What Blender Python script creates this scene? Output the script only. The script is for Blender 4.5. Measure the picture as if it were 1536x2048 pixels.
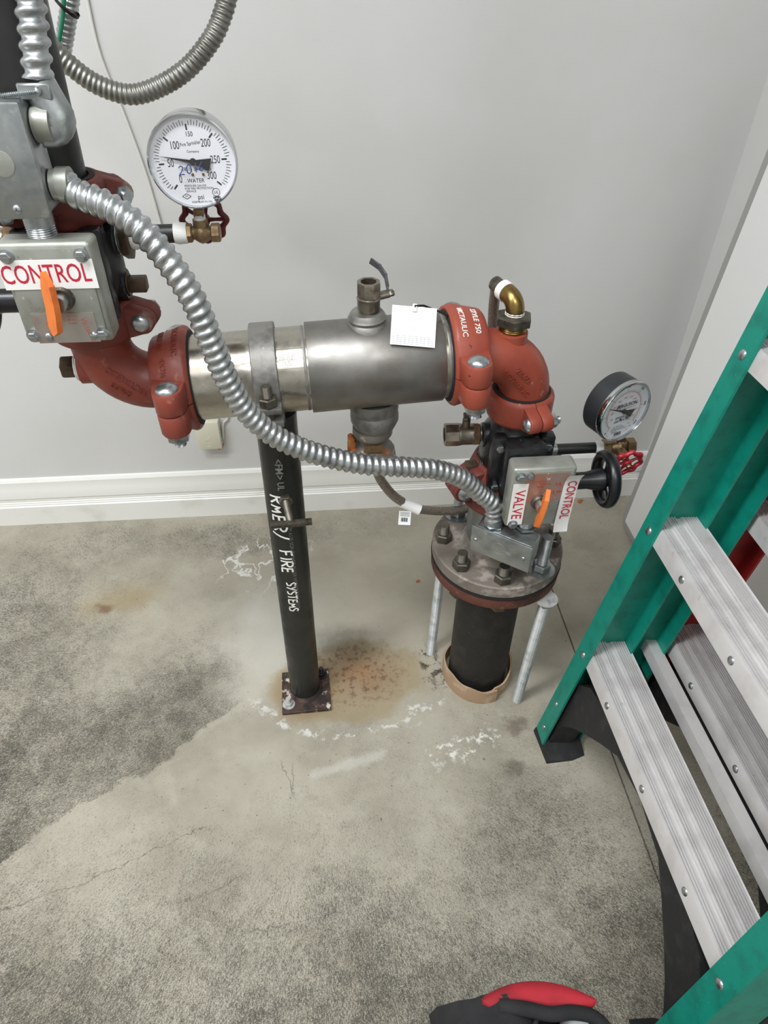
import bpy, bmesh, math, random
from mathutils import Vector as V, Matrix as M4
random.seed(7)
PI = math.pi
scene = bpy.context.scene
for o in list(bpy.data.objects): bpy.data.objects.remove(o, do_unlink=True)
COL = scene.collection

# ------------------------------------------------------------------ camera
F_PX, PITCH, YAW, ROLL, CAM_H = 1380.0, math.radians(40.85), math.radians(5.5), math.radians(0.79), 1.22
cD = V((math.sin(YAW)*math.cos(PITCH), math.cos(YAW)*math.cos(PITCH), -math.sin(PITCH)))
_r = V((math.cos(YAW), -math.sin(YAW), 0)); _u = _r.cross(cD)
cR = _r*math.cos(ROLL) + _u*math.sin(ROLL); cU = -_r*math.sin(ROLL) + _u*math.cos(ROLL)
cC = V((0, 0, CAM_H))
cam = bpy.data.cameras.new('camera'); camo = bpy.data.objects.new('camera', cam); COL.objects.link(camo)
cm = M4.Identity(4)
for i in range(3):
    cm[i][0] = cR[i]; cm[i][1] = cU[i]; cm[i][2] = -cD[i]; cm[i][3] = cC[i]
camo.matrix_world = cm
cam.sensor_fit = 'VERTICAL'; cam.sensor_height = 36.0; cam.lens = F_PX/2048*36.0
cam.clip_start = 0.02; cam.clip_end = 50
scene.camera = camo
def ray(x, y): return cR*((x-768)/F_PX) - cU*((y-1024)/F_PX) + cD
def aty(x, y, Y): d = ray(x, y); return cC + d*((Y-cC.y)/d.y)      # point of a pixel at depth Y from the camera's wall-parallel plane
def atz(x, y, z): d = ray(x, y); return cC + d*((z-cC.z)/d.z)      # point of a pixel at height z

# ------------------------------------------------------------------ light
scene.view_settings.view_transform = 'Standard'; scene.view_settings.look = 'None'
scene.view_settings.gamma = 1.0; scene.view_settings.use_curve_mapping = False
scene.view_settings.exposure = 0.74
w = bpy.data.worlds.new('world'); scene.world = w; w.use_nodes = True
w.node_tree.nodes['Background'].inputs[0].default_value = (0.9, 0.95, 1.0, 1)
w.node_tree.nodes['Background'].inputs[1].default_value = 0.05
CEIL = 2.70
LAMPS = [(-0.66, 0.10, 26.0), (0.10, -1.05, 17.0), (-1.85, -0.35, 24.0)]     # ceiling fixtures: x, y, watts; the second is an added, unseen fill lamp
def area(x, y, watts):
    L = bpy.data.lights.new('ceiling_lamp_light', 'AREA'); L.shape = 'RECTANGLE'; L.size = 1.0; L.size_y = 0.28
    L.energy = watts; L.color = (0.945, 0.975, 1.0)
    o = bpy.data.objects.new('ceiling_lamp_light', L); COL.objects.link(o); o.location = (x, y, CEIL-0.085)
    return o
LAMP_OBJS = [area(*l) for l in LAMPS]

# ------------------------------------------------------------------ node helpers
def lin(h):
    h = h.lstrip('#'); c = [int(h[i:i+2], 16)/255 for i in (0, 2, 4)]
    return tuple([(x/12.92 if x <= .04045 else ((x+.055)/1.055)**2.4) for x in c]+[1.0])
class G:
    def __init__(s, name):
        s.m = bpy.data.materials.new(name); s.m.use_nodes = True
        s.t = s.m.node_tree; s.n = s.t.nodes; s.b = s.n['Principled BSDF']; s.out = s.n['Material Output']
    def link(s, a, b): s.t.links.new(a, b)
    def put(s, inp, v):
        if hasattr(v, 'is_linked') or isinstance(v, bpy.types.NodeSocket): s.link(v, inp)
        else: inp.default_value = v
    def math(s, op, a, b=0.0, clamp=False):
        n = s.n.new('ShaderNodeMath'); n.operation = op; n.use_clamp = clamp
        s.put(n.inputs[0], a); s.put(n.inputs[1], b); return n.outputs[0]
    def vmath(s, op, a, b=(0, 0, 0)):
        n = s.n.new('ShaderNodeVectorMath'); n.operation = op
        s.put(n.inputs[0], a); s.put(n.inputs[1], b)
        return n.outputs['Value'] if op in ('LENGTH', 'DOT_PRODUCT') else n.outputs['Vector']
    def obj(s): return s.n.new('ShaderNodeTexCoord').outputs['Object']
    def pos(s): return s.n.new('ShaderNodeNewGeometry').outputs['Position']
    def mapping(s, v, scale=(1, 1, 1), rot=(0, 0, 0), loc=(0, 0, 0)):
        n = s.n.new('ShaderNodeMapping'); s.link(v, n.inputs['Vector'])
        n.inputs['Scale'].default_value = scale; n.inputs['Rotation'].default_value = rot; n.inputs['Location'].default_value = loc
        return n.outputs[0]
    def noise(s, v, scale, detail=3.0, rough=.55, color=False, dist=0.0):
        n = s.n.new('ShaderNodeTexNoise'); s.link(v, n.inputs['Vector'])
        n.inputs['Scale'].default_value = scale; n.inputs['Detail'].default_value = detail
        n.inputs['Roughness'].default_value = rough; n.inputs['Distortion'].default_value = dist
        return n.outputs['Color'] if color else n.outputs['Fac']
    def ramp(s, x, lo, hi, a=0.0, b=1.0):
        n = s.n.new('ShaderNodeMapRange'); n.interpolation_type = 'SMOOTHSTEP'
        s.put(n.inputs[0], x); s.put(n.inputs[1], lo); s.put(n.inputs[2], hi); s.put(n.inputs[3], a); s.put(n.inputs[4], b)
        return n.outputs[0]
    def mix(s, f, a, b):
        n = s.n.new('ShaderNodeMix'); n.data_type = 'RGBA'
        s.put(n.inputs[0], f); s.put(n.inputs[6], a); s.put(n.inputs[7], b); return n.outputs[2]
    def bump(s, h, strength=.3, dist=.001):
        n = s.n.new('ShaderNodeBump'); n.inputs['Strength'].default_value = strength; n.inputs['Distance'].default_value = dist
        s.link(h, n.inputs['Height']); s.link(n.outputs[0], s.b.inputs['Normal'])
def mat(name, col, rough=.5, metal=0.0, var=(), bump=None, rvar=None, spec=.5, world=False, coat=0.0):
    g = G(name); co = g.pos() if world else g.obj(); c = lin(col)
    for i, (c2, sc, lo, hi) in enumerate(var):
        nn = g.noise(g.mapping(co, loc=(i*1.7, i*.9, i*2.3)), sc, 4.0)
        c = g.mix(g.ramp(nn, lo, hi), c, lin(c2))
    g.put(g.b.inputs['Base Color'], c)
    g.b.inputs['Metallic'].default_value = metal; g.b.inputs['Specular IOR Level'].default_value = spec
    g.b.inputs['Coat Weight'].default_value = coat
    if rvar: g.put(g.b.inputs['Roughness'], g.ramp(g.noise(co, rvar[0], 3.0), .3, .7, rvar[1], rvar[2]))
    else: g.b.inputs['Roughness'].default_value = rough
    if bump: g.bump(g.noise(co, bump[0], 3.0), bump[1], bump[2] if len(bump) > 2 else .001)
    return g.m
Mt = {}
Mt['wall'] = mat('wall_paint', 'cfcecc', .75, bump=(260, .12, .0012), var=[('cac9c6', 3, .4, .7)], world=True)
Mt['trim'] = mat('trim_paint', 'e6e5e0', .45, var=[('d6d4cc', 9, .55, .8), ('8f8d86', 160, .74, .78)], world=True)
Mt['ceil'] = mat('ceiling_paint', 'dddcd8', .85)
Mt['red'] = mat('red_cast_paint', '7f392c', .5, bump=(420, .25, .0007), var=[('783529', 22, .4, .7), ('9d6151', 60, .60, .78), ('3a2620', 95, .735, .76)], rvar=(40, .38, .6))
Mt['red_worn'] = mat('red_cast_paint_worn', '90412f', .5, bump=(420, .25, .0007), var=[('863828', 22, .4, .7), ('c0aaa0', 38, .66, .74), ('33221d', 110, .72, .75)], rvar=(40, .38, .6))
Mt['red_dust'] = mat('red_cast_paint_dusty', '6f3027', .62, bump=(420, .25, .0007), var=[('602a22', 22, .4, .7), ('8d7468', 30, .60, .80)])
Mt['gasket'] = mat('black_gasket', '1a1816', .8)
Mt['black_pipe'] = mat('black_steel_paint', '1c1d1b', .42, bump=(160, .12, .0007), var=[('282924', 14, .45, .75), ('85847c', 240, .735, .76)], rvar=(22, .3, .52))
Mt['black_cast'] = mat('black_cast_iron', '17181a', .34, bump=(210, .5, .001), var=[('2b2c2c', 30, .5, .75), ('8b8a84', 190, .72, .75)], rvar=(30, .22, .5))
Mt['black_tar'] = mat('black_tar_coat', '1c1a18', .62, bump=(150, .7, .0014), var=[('2e2925', 30, .45, .75), ('6d675d', 210, .70, .735)])
Mt['stainless'] = mat('stainless_polished', 'b5b0a6', .3, 1.0, var=[('9b9385', 16, .5, .75), ('5a5046', 120, .715, .74)], rvar=(40, .2, .36), bump=(300, .05, .0004))
Mt['sleeve'] = mat('stainless_blasted', '8f8c88', .42, 1.0, var=[('807c77', 20, .4, .7)], bump=(900, .25, .0003), rvar=(24, .38, .5))
Mt['clampm'] = mat('grey_cast_clamp', '86847f', .5, .6, var=[('6b6965', 40, .45, .7), ('b0aea7', 120, .66, .74)], bump=(300, .3, .0006))
Mt['galv'] = mat('galvanised_steel', 'a9adad', .38, .9, var=[('8e9393', 26, .42, .66), ('c2c6c5', 60, .6, .75)], rvar=(30, .28, .48))
Mt['conduit'] = mat('conduit_zinc', 'b6b9ba', .34, .92, var=[('96999a', 30, .45, .7)], rvar=(60, .26, .42))
Mt['conduit_dull'] = mat('conduit_dull_zinc', '8f8e88', .42, .9, var=[('77756f', 30, .45, .7)])
Mt['zinc'] = mat('zinc_bolt', 'b3b7ba', .3, .95, var=[('8c9092', 90, .5, .7)])
Mt['casting'] = mat('diecast_housing', 'a2a49c', .42, .55, var=[('8c8d82', 18, .4, .7), ('5c5848', 85, .70, .74), ('c4c5bf', 140, .68, .73)], bump=(280, .2, .0005))
Mt['plate'] = mat('nameplate_metal', 'b3afa8', .36, .7, var=[('a08a80', 14, .5, .75)])
Mt['plate_red'] = mat('nameplate_copper', 'b08a7a', .36, .6, var=[('9a9892', 30, .48, .66), ('d4d4d0', 120, .66, .70)])
Mt['steel_dark'] = mat('dark_oxide_steel', '6a655c', .45, .85, var=[('4a443b', 60, .45, .7), ('8d867b', 150, .62, .7)], bump=(300, .2, .0005))
Mt['bronze'] = mat('cast_bronze', '8a7356', .42, .8, var=[('6e5a44', 50, .45, .7), ('a8906e', 120, .6, .72)], bump=(520, .45, .0006))
Mt['nickel'] = mat('nickel_brass', '8c8478', .36, .9, var=[('6e665a', 60, .45, .7)], bump=(400, .25, .0004))
Mt['brass'] = mat('bright_brass', '8c7444', .3, .95, var=[('6e5629', 40, .5, .7)])
Mt['plug'] = mat('brown_iron_plug', '584738', .5, .6, var=[('3f3128', 60, .45, .7)], bump=(300, .3, .0006))
Mt['flange'] = mat('weathered_flange', '7d746b', .65, .25, var=[('5f554d', 16, .46, .66), ('a59c92', 34, .50, .66), ('3a2f2a', 120, .68, .73)], bump=(260, .3, .0007))
Mt['flange_rust'] = mat('rusty_flange', '5a3227', .72, .1, var=[('3d241d', 24, .42, .64), ('85513b', 90, .6, .74)], bump=(240, .5, .001))
Mt['base_plate'] = mat('stained_base_plate', '4a3a34', .6, .2, var=[('2c2320', 40, .42, .62), ('cdc3b8', 46, .55, .63), ('6a4230', 70, .62, .72)], bump=(200, .4, .001))
Mt['zinc_white'] = mat('white_corroded_zinc', 'b7b8b4', .55, .4, var=[('8c8d89', 60, .5, .7)])
Mt['rodm'] = mat('bright_galvanised_rod', 'c2c4c2', .45, .5, var=[('a6a8a5', 60, .45, .7)])
Mt['card'] = mat('brown_cardboard', 'a58a6e', .85, var=[('c3ad92', 24, .5, .72), ('6b4f3a', 30, .60, .76)], bump=(180, .3, .001))
Mt['orange'] = mat('orange_paint', 'd8742f', .5, var=[('c2612a', 50, .45, .7)])
Mt['paper'] = mat('white_paper', 'eeeeec', .6)
Mt['label'] = mat('white_label_tape', 'e4e2df', .38)
Mt['ink_red'] = mat('red_ink', 'b5263a', .5)
Mt['ink_red_light'] = mat('faded_red_ink', 'b9604f', .5)
Mt['ink_black'] = mat('black_ink', '0b0b0c', .5)
Mt['ink_grey'] = mat('grey_ink', '6f7276', .5)
Mt['ink_blue'] = mat('blue_ink', '3f4a78', .5)
Mt['marker'] = mat('white_paint_marker', 'e8e6e0', .6)
Mt['stencil'] = mat('faded_white_stencil', '74756f', .6)
Mt['chrome'] = mat('chrome_bezel', 'c6c8ca', .14, 1.0)
Mt['dial'] = mat('dial_white', 'd9d9de', .5)
Mt['case'] = mat('black_gauge_case', '24272a', .4)
Mt['wheel_red'] = mat('red_handwheel', 'a8202e', .34, var=[('8f1a27', 40, .45, .7), ('d08a8a', 130, .71, .75)])
Mt['wheel_dark'] = mat('dark_red_handwheel', '5d1820', .4, var=[('48121a', 40, .45, .7)])
Mt['wheel_black'] = mat('black_handwheel', '141517', .34, bump=(300, .15, .0005), var=[('6b6c6b', 130, .71, .76)])
Mt['lever'] = mat('grey_lever_paint', '3b3c3f', .45)
Mt['teflon'] = mat('white_teflon_tape', 'e3e2de', .6, bump=(500, .5, .0008))
Mt['braid'] = mat('braided_steel_hose', 'a1978a', .45, .55, bump=(900, .9, .0008), var=[('776d61', 600, .45, .6)])
Mt['fiber_green'] = mat('green_fibreglass', '08806e', .42, bump=(300, .3, .0007), var=[('076f60', 36, .45, .7), ('2a9c8a', 260, .64, .75)])
Mt['fiber_red'] = mat('red_fibreglass', '8e1f1c', .42, var=[('75191a', 30, .45, .7)])
Mt['alu'] = mat('ladder_aluminium', 'd2cfce', .42, .3, var=[('c2bebd', 18, .42, .7), ('a5a19f', 60, .66, .8)], rvar=(30, .36, .5))
Mt['rubber'] = mat('black_rubber', '1c1c1d', .6, var=[('2a2a2a', 40, .5, .7)], bump=(200, .2, .001))
Mt['bag'] = mat('black_canvas', '161617', .85, bump=(1400, .5, .0008), var=[('232324', 18, .45, .7)])
Mt['bag_red'] = mat('red_canvas', 'a51d2a', .8, bump=(1400, .4, .0008), var=[('8c1823', 18, .45, .7)])
Mt['beige'] = mat('beige_plastic', 'd3cfbb', .5)
Mt['table'] = mat('white_table_plastic', 'e8e7e5', .5, bump=(500, .1, .0005), world=True)
Mt['table_edge'] = mat('grey_table_edge', 'a09f9b', .45)
Mt['wire_green'] = mat('green_wire', '1f7a55', .45)
Mt['cable'] = mat('white_cable', 'd5d3cd', .5)
Mt['cloth_white'] = mat('pale_cloth', 'c9d3d6', .8)
Mt['rust_stain'] = mat('orange_mineral_rust', 'a8602f', .8, bump=(200, .5, .001), var=[('c98d5a', 60, .45, .65), ('8a4a24', 90, .6, .72)])
Mt['lime'] = mat('grey_scaled_casting', '807c76', .6, .4, var=[('d3c5b4', 45, .54, .66), ('a5683c', 28, .62, .74)], bump=(200, .5, .001))
Mt['emit'] = mat('lamp_diffuser', 'ffffff', .5)
g = G('gauge_glass'); tr = g.n.new('ShaderNodeBsdfTransparent'); gl = g.n.new('ShaderNodeBsdfGlossy'); mx = g.n.new('ShaderNodeMixShader')
gl.inputs['Roughness'].default_value = .03; mx.inputs[0].default_value = .035
g.link(tr.outputs[0], mx.inputs[1]); g.link(gl.outputs[0], mx.inputs[2]); g.link(mx.outputs[0], g.out.inputs[0]); Mt['glass'] = g.m

def floor_material():
    g = G('stained_concrete'); p = g.pos()
    def warp(scale, amp, det=4.0):
        n = g.vmath('SCALE', g.vmath('SUBTRACT', g.noise(p, scale, det, .62, True), (.5, .5, .5))); n.node.inputs['Scale'].default_value = amp
        return g.vmath('MULTIPLY', g.vmath('ADD', p, n), (1, 1, 0))
    q = warp(9, .16); q2 = warp(26, .07); q3 = warp(60, .022)
    M = lambda a, b: g.math('MULTIPLY', a, b)
    def blob(v, cx, cy, rx, ry, lo=.55, hi=1.1, rot=0.0):
        d = g.vmath('SUBTRACT', v, (cx, cy, 0))
        d = g.mapping(d, (1, 1, 0), (0, 0, rot)); d = g.mapping(d, (1/rx, 1/ry, 0))
        return g.ramp(g.vmath('LENGTH', d), lo, hi, 1.0, 0.0)
    def seg(v, a, b, w0, w1):                                   # distance to a segment on the floor
        ax, ay = a; bx, by = b; L = math.hypot(bx-ax, by-ay); ang = math.atan2(by-ay, bx-ax)
        d = g.mapping(g.vmath('SUBTRACT', v, ((ax+bx)/2, (ay+by)/2, 0)), (1, 1, 0), (0, 0, -ang))
        sp = g.n.new('ShaderNodeSeparateXYZ'); g.link(d, sp.inputs[0])
        u = g.math('MAXIMUM', g.math('SUBTRACT', g.math('ABSOLUTE', sp.outputs[0]), L/2), 0.0)
        return g.ramp(g.math('SQRT', g.math('ADD', M(u, u), M(sp.outputs[1], sp.outputs[1]))), w0, w1, 1.0, 0.0)
    c = g.mix(g.ramp(g.noise(p, 5, 4.0), .35, .68), lin('a9a394'), lin('958f80'))
    c = g.mix(M(g.ramp(g.noise(q, 16, 5.0), .48, .72), .45), c, lin('aeaa9b'))
    c = g.mix(M(g.ramp(g.noise(q2, 22, 5.0, .7), .52, .74), .25), c, lin('7e786a'))
    # grime density: trodden areas, with a sharp pale scrape boundary
    sep = g.n.new('ShaderNodeSeparateXYZ'); g.link(q, sep.inputs[0])
    dens = g.math('ADD', .10, g.math('ADD', M(g.ramp(g.noise(q, 4.2, 3.0), .36, .66), .12), M(g.ramp(g.noise(q2, 28, 5.0, .72), .34, .66), .16)))
    near = g.ramp(sep.outputs[1], .68, .26, 0.0, .42)
    dens = g.math('ADD', dens, near)
    d = g.vmath('DOT_PRODUCT', g.vmath('SUBTRACT', warp(11, .11, 6.0), (-.247, .796, 0)), (-.58, .815, 0))
    sep3 = g.n.new('ShaderNodeSeparateXYZ'); g.link(q2, sep3.inputs[0])
    edge = M(M(g.ramp(d, -.004, .006), g.ramp(d, .30, .10)), g.ramp(sep3.outputs[0], -.16, -.24))
    dens = g.math('ADD', dens, M(edge, .36))
    dens = g.math('ADD', dens, M(blob(q, -.74, .95, .26, .36, .4, 1.25), .34))
    dens = g.math('ADD', dens, M(blob(q, -.30, 1.33, .50, .07, .3, 1.3), .22))
    dens = g.math('ADD', dens, M(blob(q, .34, .56, .16, .13, .3, 1.2), .16))
    dens = g.math('SUBTRACT', dens, M(blob(q, -.10, 1.06, .19, .30, .3, 1.2, .2), .36))
    dens = g.math('SUBTRACT', dens, M(blob(q, .34, 1.08, .42, .30, .5, 1.3), .22))  # cleaner floor, thinned further to offset the shade behind the pipe run
    dens = g.math('SUBTRACT', dens, M(blob(q, -.22, .66, .20, .11, .3, 1.2, -.5), .16), True)
    # brushed grain whose run fans out across the floor
    fan = g.vmath('SUBTRACT', p, (-.05, .95, 0)); fs = g.n.new('ShaderNodeSeparateXYZ'); g.link(fan, fs.inputs[0])
    an = g.math('ARCTAN2', fs.outputs[0], fs.outputs[1]); ln = g.vmath('LENGTH', fan)
    cb = g.n.new('ShaderNodeCombineXYZ'); g.link(M(an, .55), cb.inputs[0]); g.link(M(ln, .17), cb.inputs[1])
    s1 = g.noise(cb.outputs[0], 1150, 3.0, .75)
    s2 = g.noise(g.mapping(p, (.5, 1, 1), (0, 0, -.5)), 760, 3.0, .75)
    s3 = g.noise(p, 1100, 2.0, .7)
    s4 = g.noise(cb.outputs[0], 330, 4.0, .8)
    st = g.math('ADD', g.math('ADD', M(s1, .34), M(s4, .18)), g.math('ADD', M(s2, .26), M(s3, .22)))
    th = g.math('SUBTRACT', .575, M(dens, .17))
    dark = g.ramp(g.math('SUBTRACT', st, th), -.02, .055)
    c = g.mix(M(dark, g.math('ADD', .50, M(dens, .5), True)), c, lin('2d2a23'))
    lt = g.ramp(st, .43, .36); c = g.mix(M(lt, .20), c, lin('c9c5b8'))
    clump = M(g.ramp(g.noise(q2, 70, 4.0, .7), .62, .70), g.ramp(dens, .25, .7)); c = g.mix(M(clump, .5), c, lin('37332b'))
    spk = g.ramp(g.noise(p, 150, 2.0, .5), .70, .74); c = g.mix(M(spk, .65), c, lin('38342c'))
    c = g.mix(M(blob(q, .22, 1.10, .34, .26, .4, 1.2), .40), c, lin('b6af9e'))  # floor colour lightened here to offset the shade between support and riser
    # drying wash, rust, efflorescence and a darker patch by the base plate, with their own ragged outlines
    c = g.mix(M(blob(q, -.14, 1.00, .15, .22, .2, 1.2), .50), c, lin('c6c4bb'))
    halo = blob(warp(18, .075, 5.0), .012, .872, .180, .112, .80, 1.03, -.12)
    c = g.mix(M(halo, .62), c, lin('94835f'))
    c = g.mix(M(blob(q2, .000, .965, .11, .07, .1, 1.1), .60), c, lin('4a4439'))  # darker patch behind and right of the plate
    r1 = blob(q2, .045, .885, .11, .085, .1, 1.1); c = g.mix(M(r1, .60), c, lin('805a3b'))
    fl = M(g.ramp(g.noise(p, 75, 4.0, .7), .50, .60), blob(q2, .025, .89, .13, .10, .3, 1.15)); c = g.mix(M(fl, .62), c, lin('4f3321'))
    c = g.mix(M(blob(q2, .035, .885, .045, .035, .1, 1.1), .28), c, lin('a07650'))
    r2 = blob(q2, -.075, .845, .085, .085, .6, 1.1); c = g.mix(M(r2, .40), c, lin('84683f'))
    c = g.mix(M(blob(q2, -.539, 1.115, .030, .020, .1, 1.1), .8), c, lin('5c3a26'))
    c = g.mix(M(blob(q, -.50, 1.13, .12, .075, .1, 1.1), .45), c, lin('998457'))
    ring = g.vmath('LENGTH', g.mapping(g.vmath('SUBTRACT', warp(18, .075, 5.0), (.012, .872, 0)), (1/.190, 1/.125, 0)))
    rim = M(M(M(g.ramp(ring, .97, 1.02), g.ramp(ring, 1.14, 1.06)), g.ramp(g.noise(p, 46, 5.0, .7), .50, .57)), g.ramp(sep.outputs[1], .86, .80))
    c = g.mix(M(rim, .8), c, lin('d0cec8'))
    # pale lime trails behind the support, scuffs and hairline cracks
    tr = g.math('ABSOLUTE', g.math('SUBTRACT', g.noise(g.mapping(q, (1.3, .5, 1), (0, 0, .45)), 7, 3.0), .5))
    c = g.mix(M(M(g.ramp(tr, .012, .003), blob(q, -.18, 1.24, .13, .13, .6, 1.1)), .75), c, lin('dedcd6'))
    c = g.mix(M(seg(q3, (-.06, .665), (.07, .695), .002, .016), .32), c, lin('cfcdc6'))
    wsp = M(g.ramp(g.noise(p, 55, 5.0, .7), .50, .60), seg(q2, (.165, .680), (.285, .715), .006, .026)); c = g.mix(M(wsp, .8), c, lin('dddbd4'))
    blk = M(g.ramp(g.noise(p, 60, 4.0, .7), .50, .58), seg(q2, (.185, .935), (.205, .850), .006, .030)); c = g.mix(M(blk, .85), c, lin('2a261f'))
    c = g.mix(M(blob(q2, .345, .735, .032, .022, .2, 1.1), .55), c, lin('57463a'))
    c = g.mix(M(blob(q2, .315, .640, .032, .022, .2, 1.1), .5), c, lin('453d33'))
    for a_, b_ in (((-.56, .475), (-.44, .505)), ((-.44, .505), (-.25, .585)), ((-.17, .405), (-.015, .425))):
        c = g.mix(M(seg(q3, a_, b_, .0002, .0011), .6), c, lin('45413a'))
    for cx, cy, rr in ((-.30, .66, .20), (-.42, .55, .33)):       # arcs left by something dragged
        rd = g.math('ABSOLUTE', g.math('SUBTRACT', g.vmath('LENGTH', g.vmath('SUBTRACT', q3, (cx, cy, 0))), rr))
        c = g.mix(M(M(g.ramp(rd, .0016, .0004), g.ramp(g.noise(p, 6, 2.0), .5, .6)), .5), c, lin('4e4a42'))
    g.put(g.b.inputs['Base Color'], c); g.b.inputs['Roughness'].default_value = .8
    g.b.inputs['Specular IOR Level'].default_value = .3
    g.bump(g.math('ADD', st, g.noise(p, 40, 4.0)), .4, .0015)
    return g.m
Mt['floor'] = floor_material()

# ------------------------------------------------------------------ mesh helpers
def FR(o, z=(0, 0, 1), x=(1, 0, 0)):
    z = V(z).normalized(); x = V(x); x = (x - z*x.dot(z)).normalized(); y = z.cross(x)
    m = M4.Identity(4); o = V(o)
    for i in range(3): m[i][0] = x[i]; m[i][1] = y[i]; m[i][2] = z[i]; m[i][3] = o[i]
    return m
def smooth_path(pts, step):
    P = [V(p) for p in pts]; Q = [P[0]*2-P[1]] + P + [P[-1]*2-P[-2]]; dense = []
    for i in range(1, len(Q)-2):
        a, b, c, d = Q[i-1], Q[i], Q[i+1], Q[i+2]; n = max(4, int((c-b).length/step*3))
        for k in range(n):
            t = k/n; dense.append(.5*((2*b)+(c-a)*t+(2*a-5*b+4*c-d)*t*t+(3*b-a-3*c+d)*t**3))
    dense.append(P[-1]); out = [dense[0]]; acc = 0.0
    for a, b in zip(dense, dense[1:]):
        L = (b-a).length
        while acc + L >= step:
            t = (step-acc)/L; a = a.lerp(b, t); out.append(a.copy()); L = (b-a).length; acc = 0.0
        acc += L
    return out
class MB:
    def __init__(s): s.v = []; s.f = []
    def add(s, vs, fs, M=None):
        o = len(s.v); s.v += [tuple(M @ V(p)) if M else tuple(p) for p in vs]; s.f += [tuple(i+o for i in f) for f in fs]; return s
    def box(s, c, d, M=None):
        c = V(c); d = V(d)/2
        vs = [c+V((sx*d.x, sy*d.y, sz*d.z)) for sx in (-1, 1) for sy in (-1, 1) for sz in (-1, 1)]
        return s.add(vs, [(0, 1, 3, 2), (4, 6, 7, 5), (0, 4, 5, 1), (2, 3, 7, 6), (0, 2, 6, 4), (1, 5, 7, 3)], M)
    def rbox(s, c, d, b, M=None, seg=2):
        bm = bmesh.new(); bmesh.ops.create_cube(bm, size=1.0)
        for v in bm.verts: v.co = V((v.co.x*d[0], v.co.y*d[1], v.co.z*d[2]))+V(c)
        bmesh.ops.bevel(bm, geom=bm.edges[:], offset=b, segments=seg, affect='EDGES', profile=.5)
        bm.verts.index_update()
        s.add([v.co.copy() for v in bm.verts], [tuple(v.index for v in f.verts) for f in bm.faces], M); bm.free(); return s
    def loft(s, rings, cap=(True, True), close=True, M=None):
        n = len(rings[0]); vs = [p for r in rings for p in r]; fs = []
        for i in range(len(rings)-1):
            for j in range(n if close else n-1):
                k = (j+1) % n; fs.append((i*n+j, i*n+k, (i+1)*n+k, (i+1)*n+j))
        if cap[0]: fs.append(tuple(range(n-1, -1, -1)))
        if cap[1]: fs.append(tuple((len(rings)-1)*n+j for j in range(n)))
        return s.add(vs, fs, M)
    def lathe(s, prof, n=32, M=None, cap=(True, True), ph=0.0):
        return s.loft([[V((r*math.cos(2*PI*j/n+ph), r*math.sin(2*PI*j/n+ph), h)) for j in range(n)] for r, h in prof], cap, True, M)
    def cyl(s, a, b, r, r2=None, n=20, M=None):
        a = V(a); b = V(b); d = b-a; x = V((1, 0, 0)) if abs(d.normalized().x) < .9 else V((0, 1, 0))
        m = FR(a, d, x); m = M @ m if M else m
        return s.lathe([(r, 0), (r if r2 is None else r2, d.length)], n, m)
    def turned(s, a, b, prof, n=20, M=None, x=None):       # prof: (radius, fraction of the run a..b)
        a = V(a); b = V(b); d = b-a; x = x or (V((1, 0, 0)) if abs(d.normalized().x) < .9 else V((0, 1, 0)))
        m = FR(a, d, x); m = M @ m if M else m
        return s.lathe([(r, t*d.length) for r, t in prof], n, m)
    def thread(s, a, b, r, pitch=.0018, depth=.0007, n=12, M=None):
        L = (V(b)-V(a)).length; k = max(2, int(L/pitch)); pr = []
        for i in range(k): pr += [(r-depth, i/k), (r, (i+.5)/k)]
        pr.append((r-depth, 1)); return s.turned(a, b, pr, n, M)
    def hexp(s, a, b, r, M=None, ch=.12, x=None):
        return s.turned(a, b, [(r*.88, 0), (r, ch), (r, 1-ch), (r*.88, 1)], 6, M, x)
    def dome(s, a, d, r, h, M=None, n=20):
        return s.turned(a, V(a)+V(d).normalized()*h, [(r, 0), (r*.985, .22), (r*.86, .55), (r*.6, .82), (r*.25, .98), (.0001, 1)], n, M)
    def tube(s, path, rad, n=14, M=None, cap=True):
        P = [V(p) for p in path]; N = len(P); rings = []; t0 = (P[1]-P[0]).normalized()
        u = t0.cross(V((0, 0, 1)));  u = u if u.length > .05 else t0.cross(V((0, 1, 0))); u.normalize(); acc = 0.0
        for i in range(N):
            t = (P[min(i+1, N-1)]-P[max(i-1, 0)]).normalized(); u = (u-t*u.dot(t)).normalized(); v = t.cross(u)
            if i: acc += (P[i]-P[i-1]).length
            ring = []
            for j in range(n):
                a = 2*PI*j/n; r = rad(acc, a) if callable(rad) else rad
                ring.append(P[i]+u*(r*math.cos(a))+v*(r*math.sin(a)))
            rings.append(ring)
        return s.loft(rings, (cap, cap), True, M)
    def prism(s, poly, h0, h1, M=None, ch=0.0, c=None):
        n = len(poly); cx = sum(p[0] for p in poly)/n; cy = sum(p[1] for p in poly)/n
        def ring(k, h): return [V((cx+(p[0]-cx)*k, cy+(p[1]-cy)*k, h)) for p in poly]
        if ch: R = max(math.hypot(p[0]-cx, p[1]-cy) for p in poly); k = 1-ch/R; e = ch if h1 > h0 else -ch; rs = [ring(k, h0), ring(1, h0+e), ring(1, h1-e), ring(k, h1)]
        else: rs = [ring(1, h0), ring(1, h1)]
        return s.loft(rs, (True, True), True, M)
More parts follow.
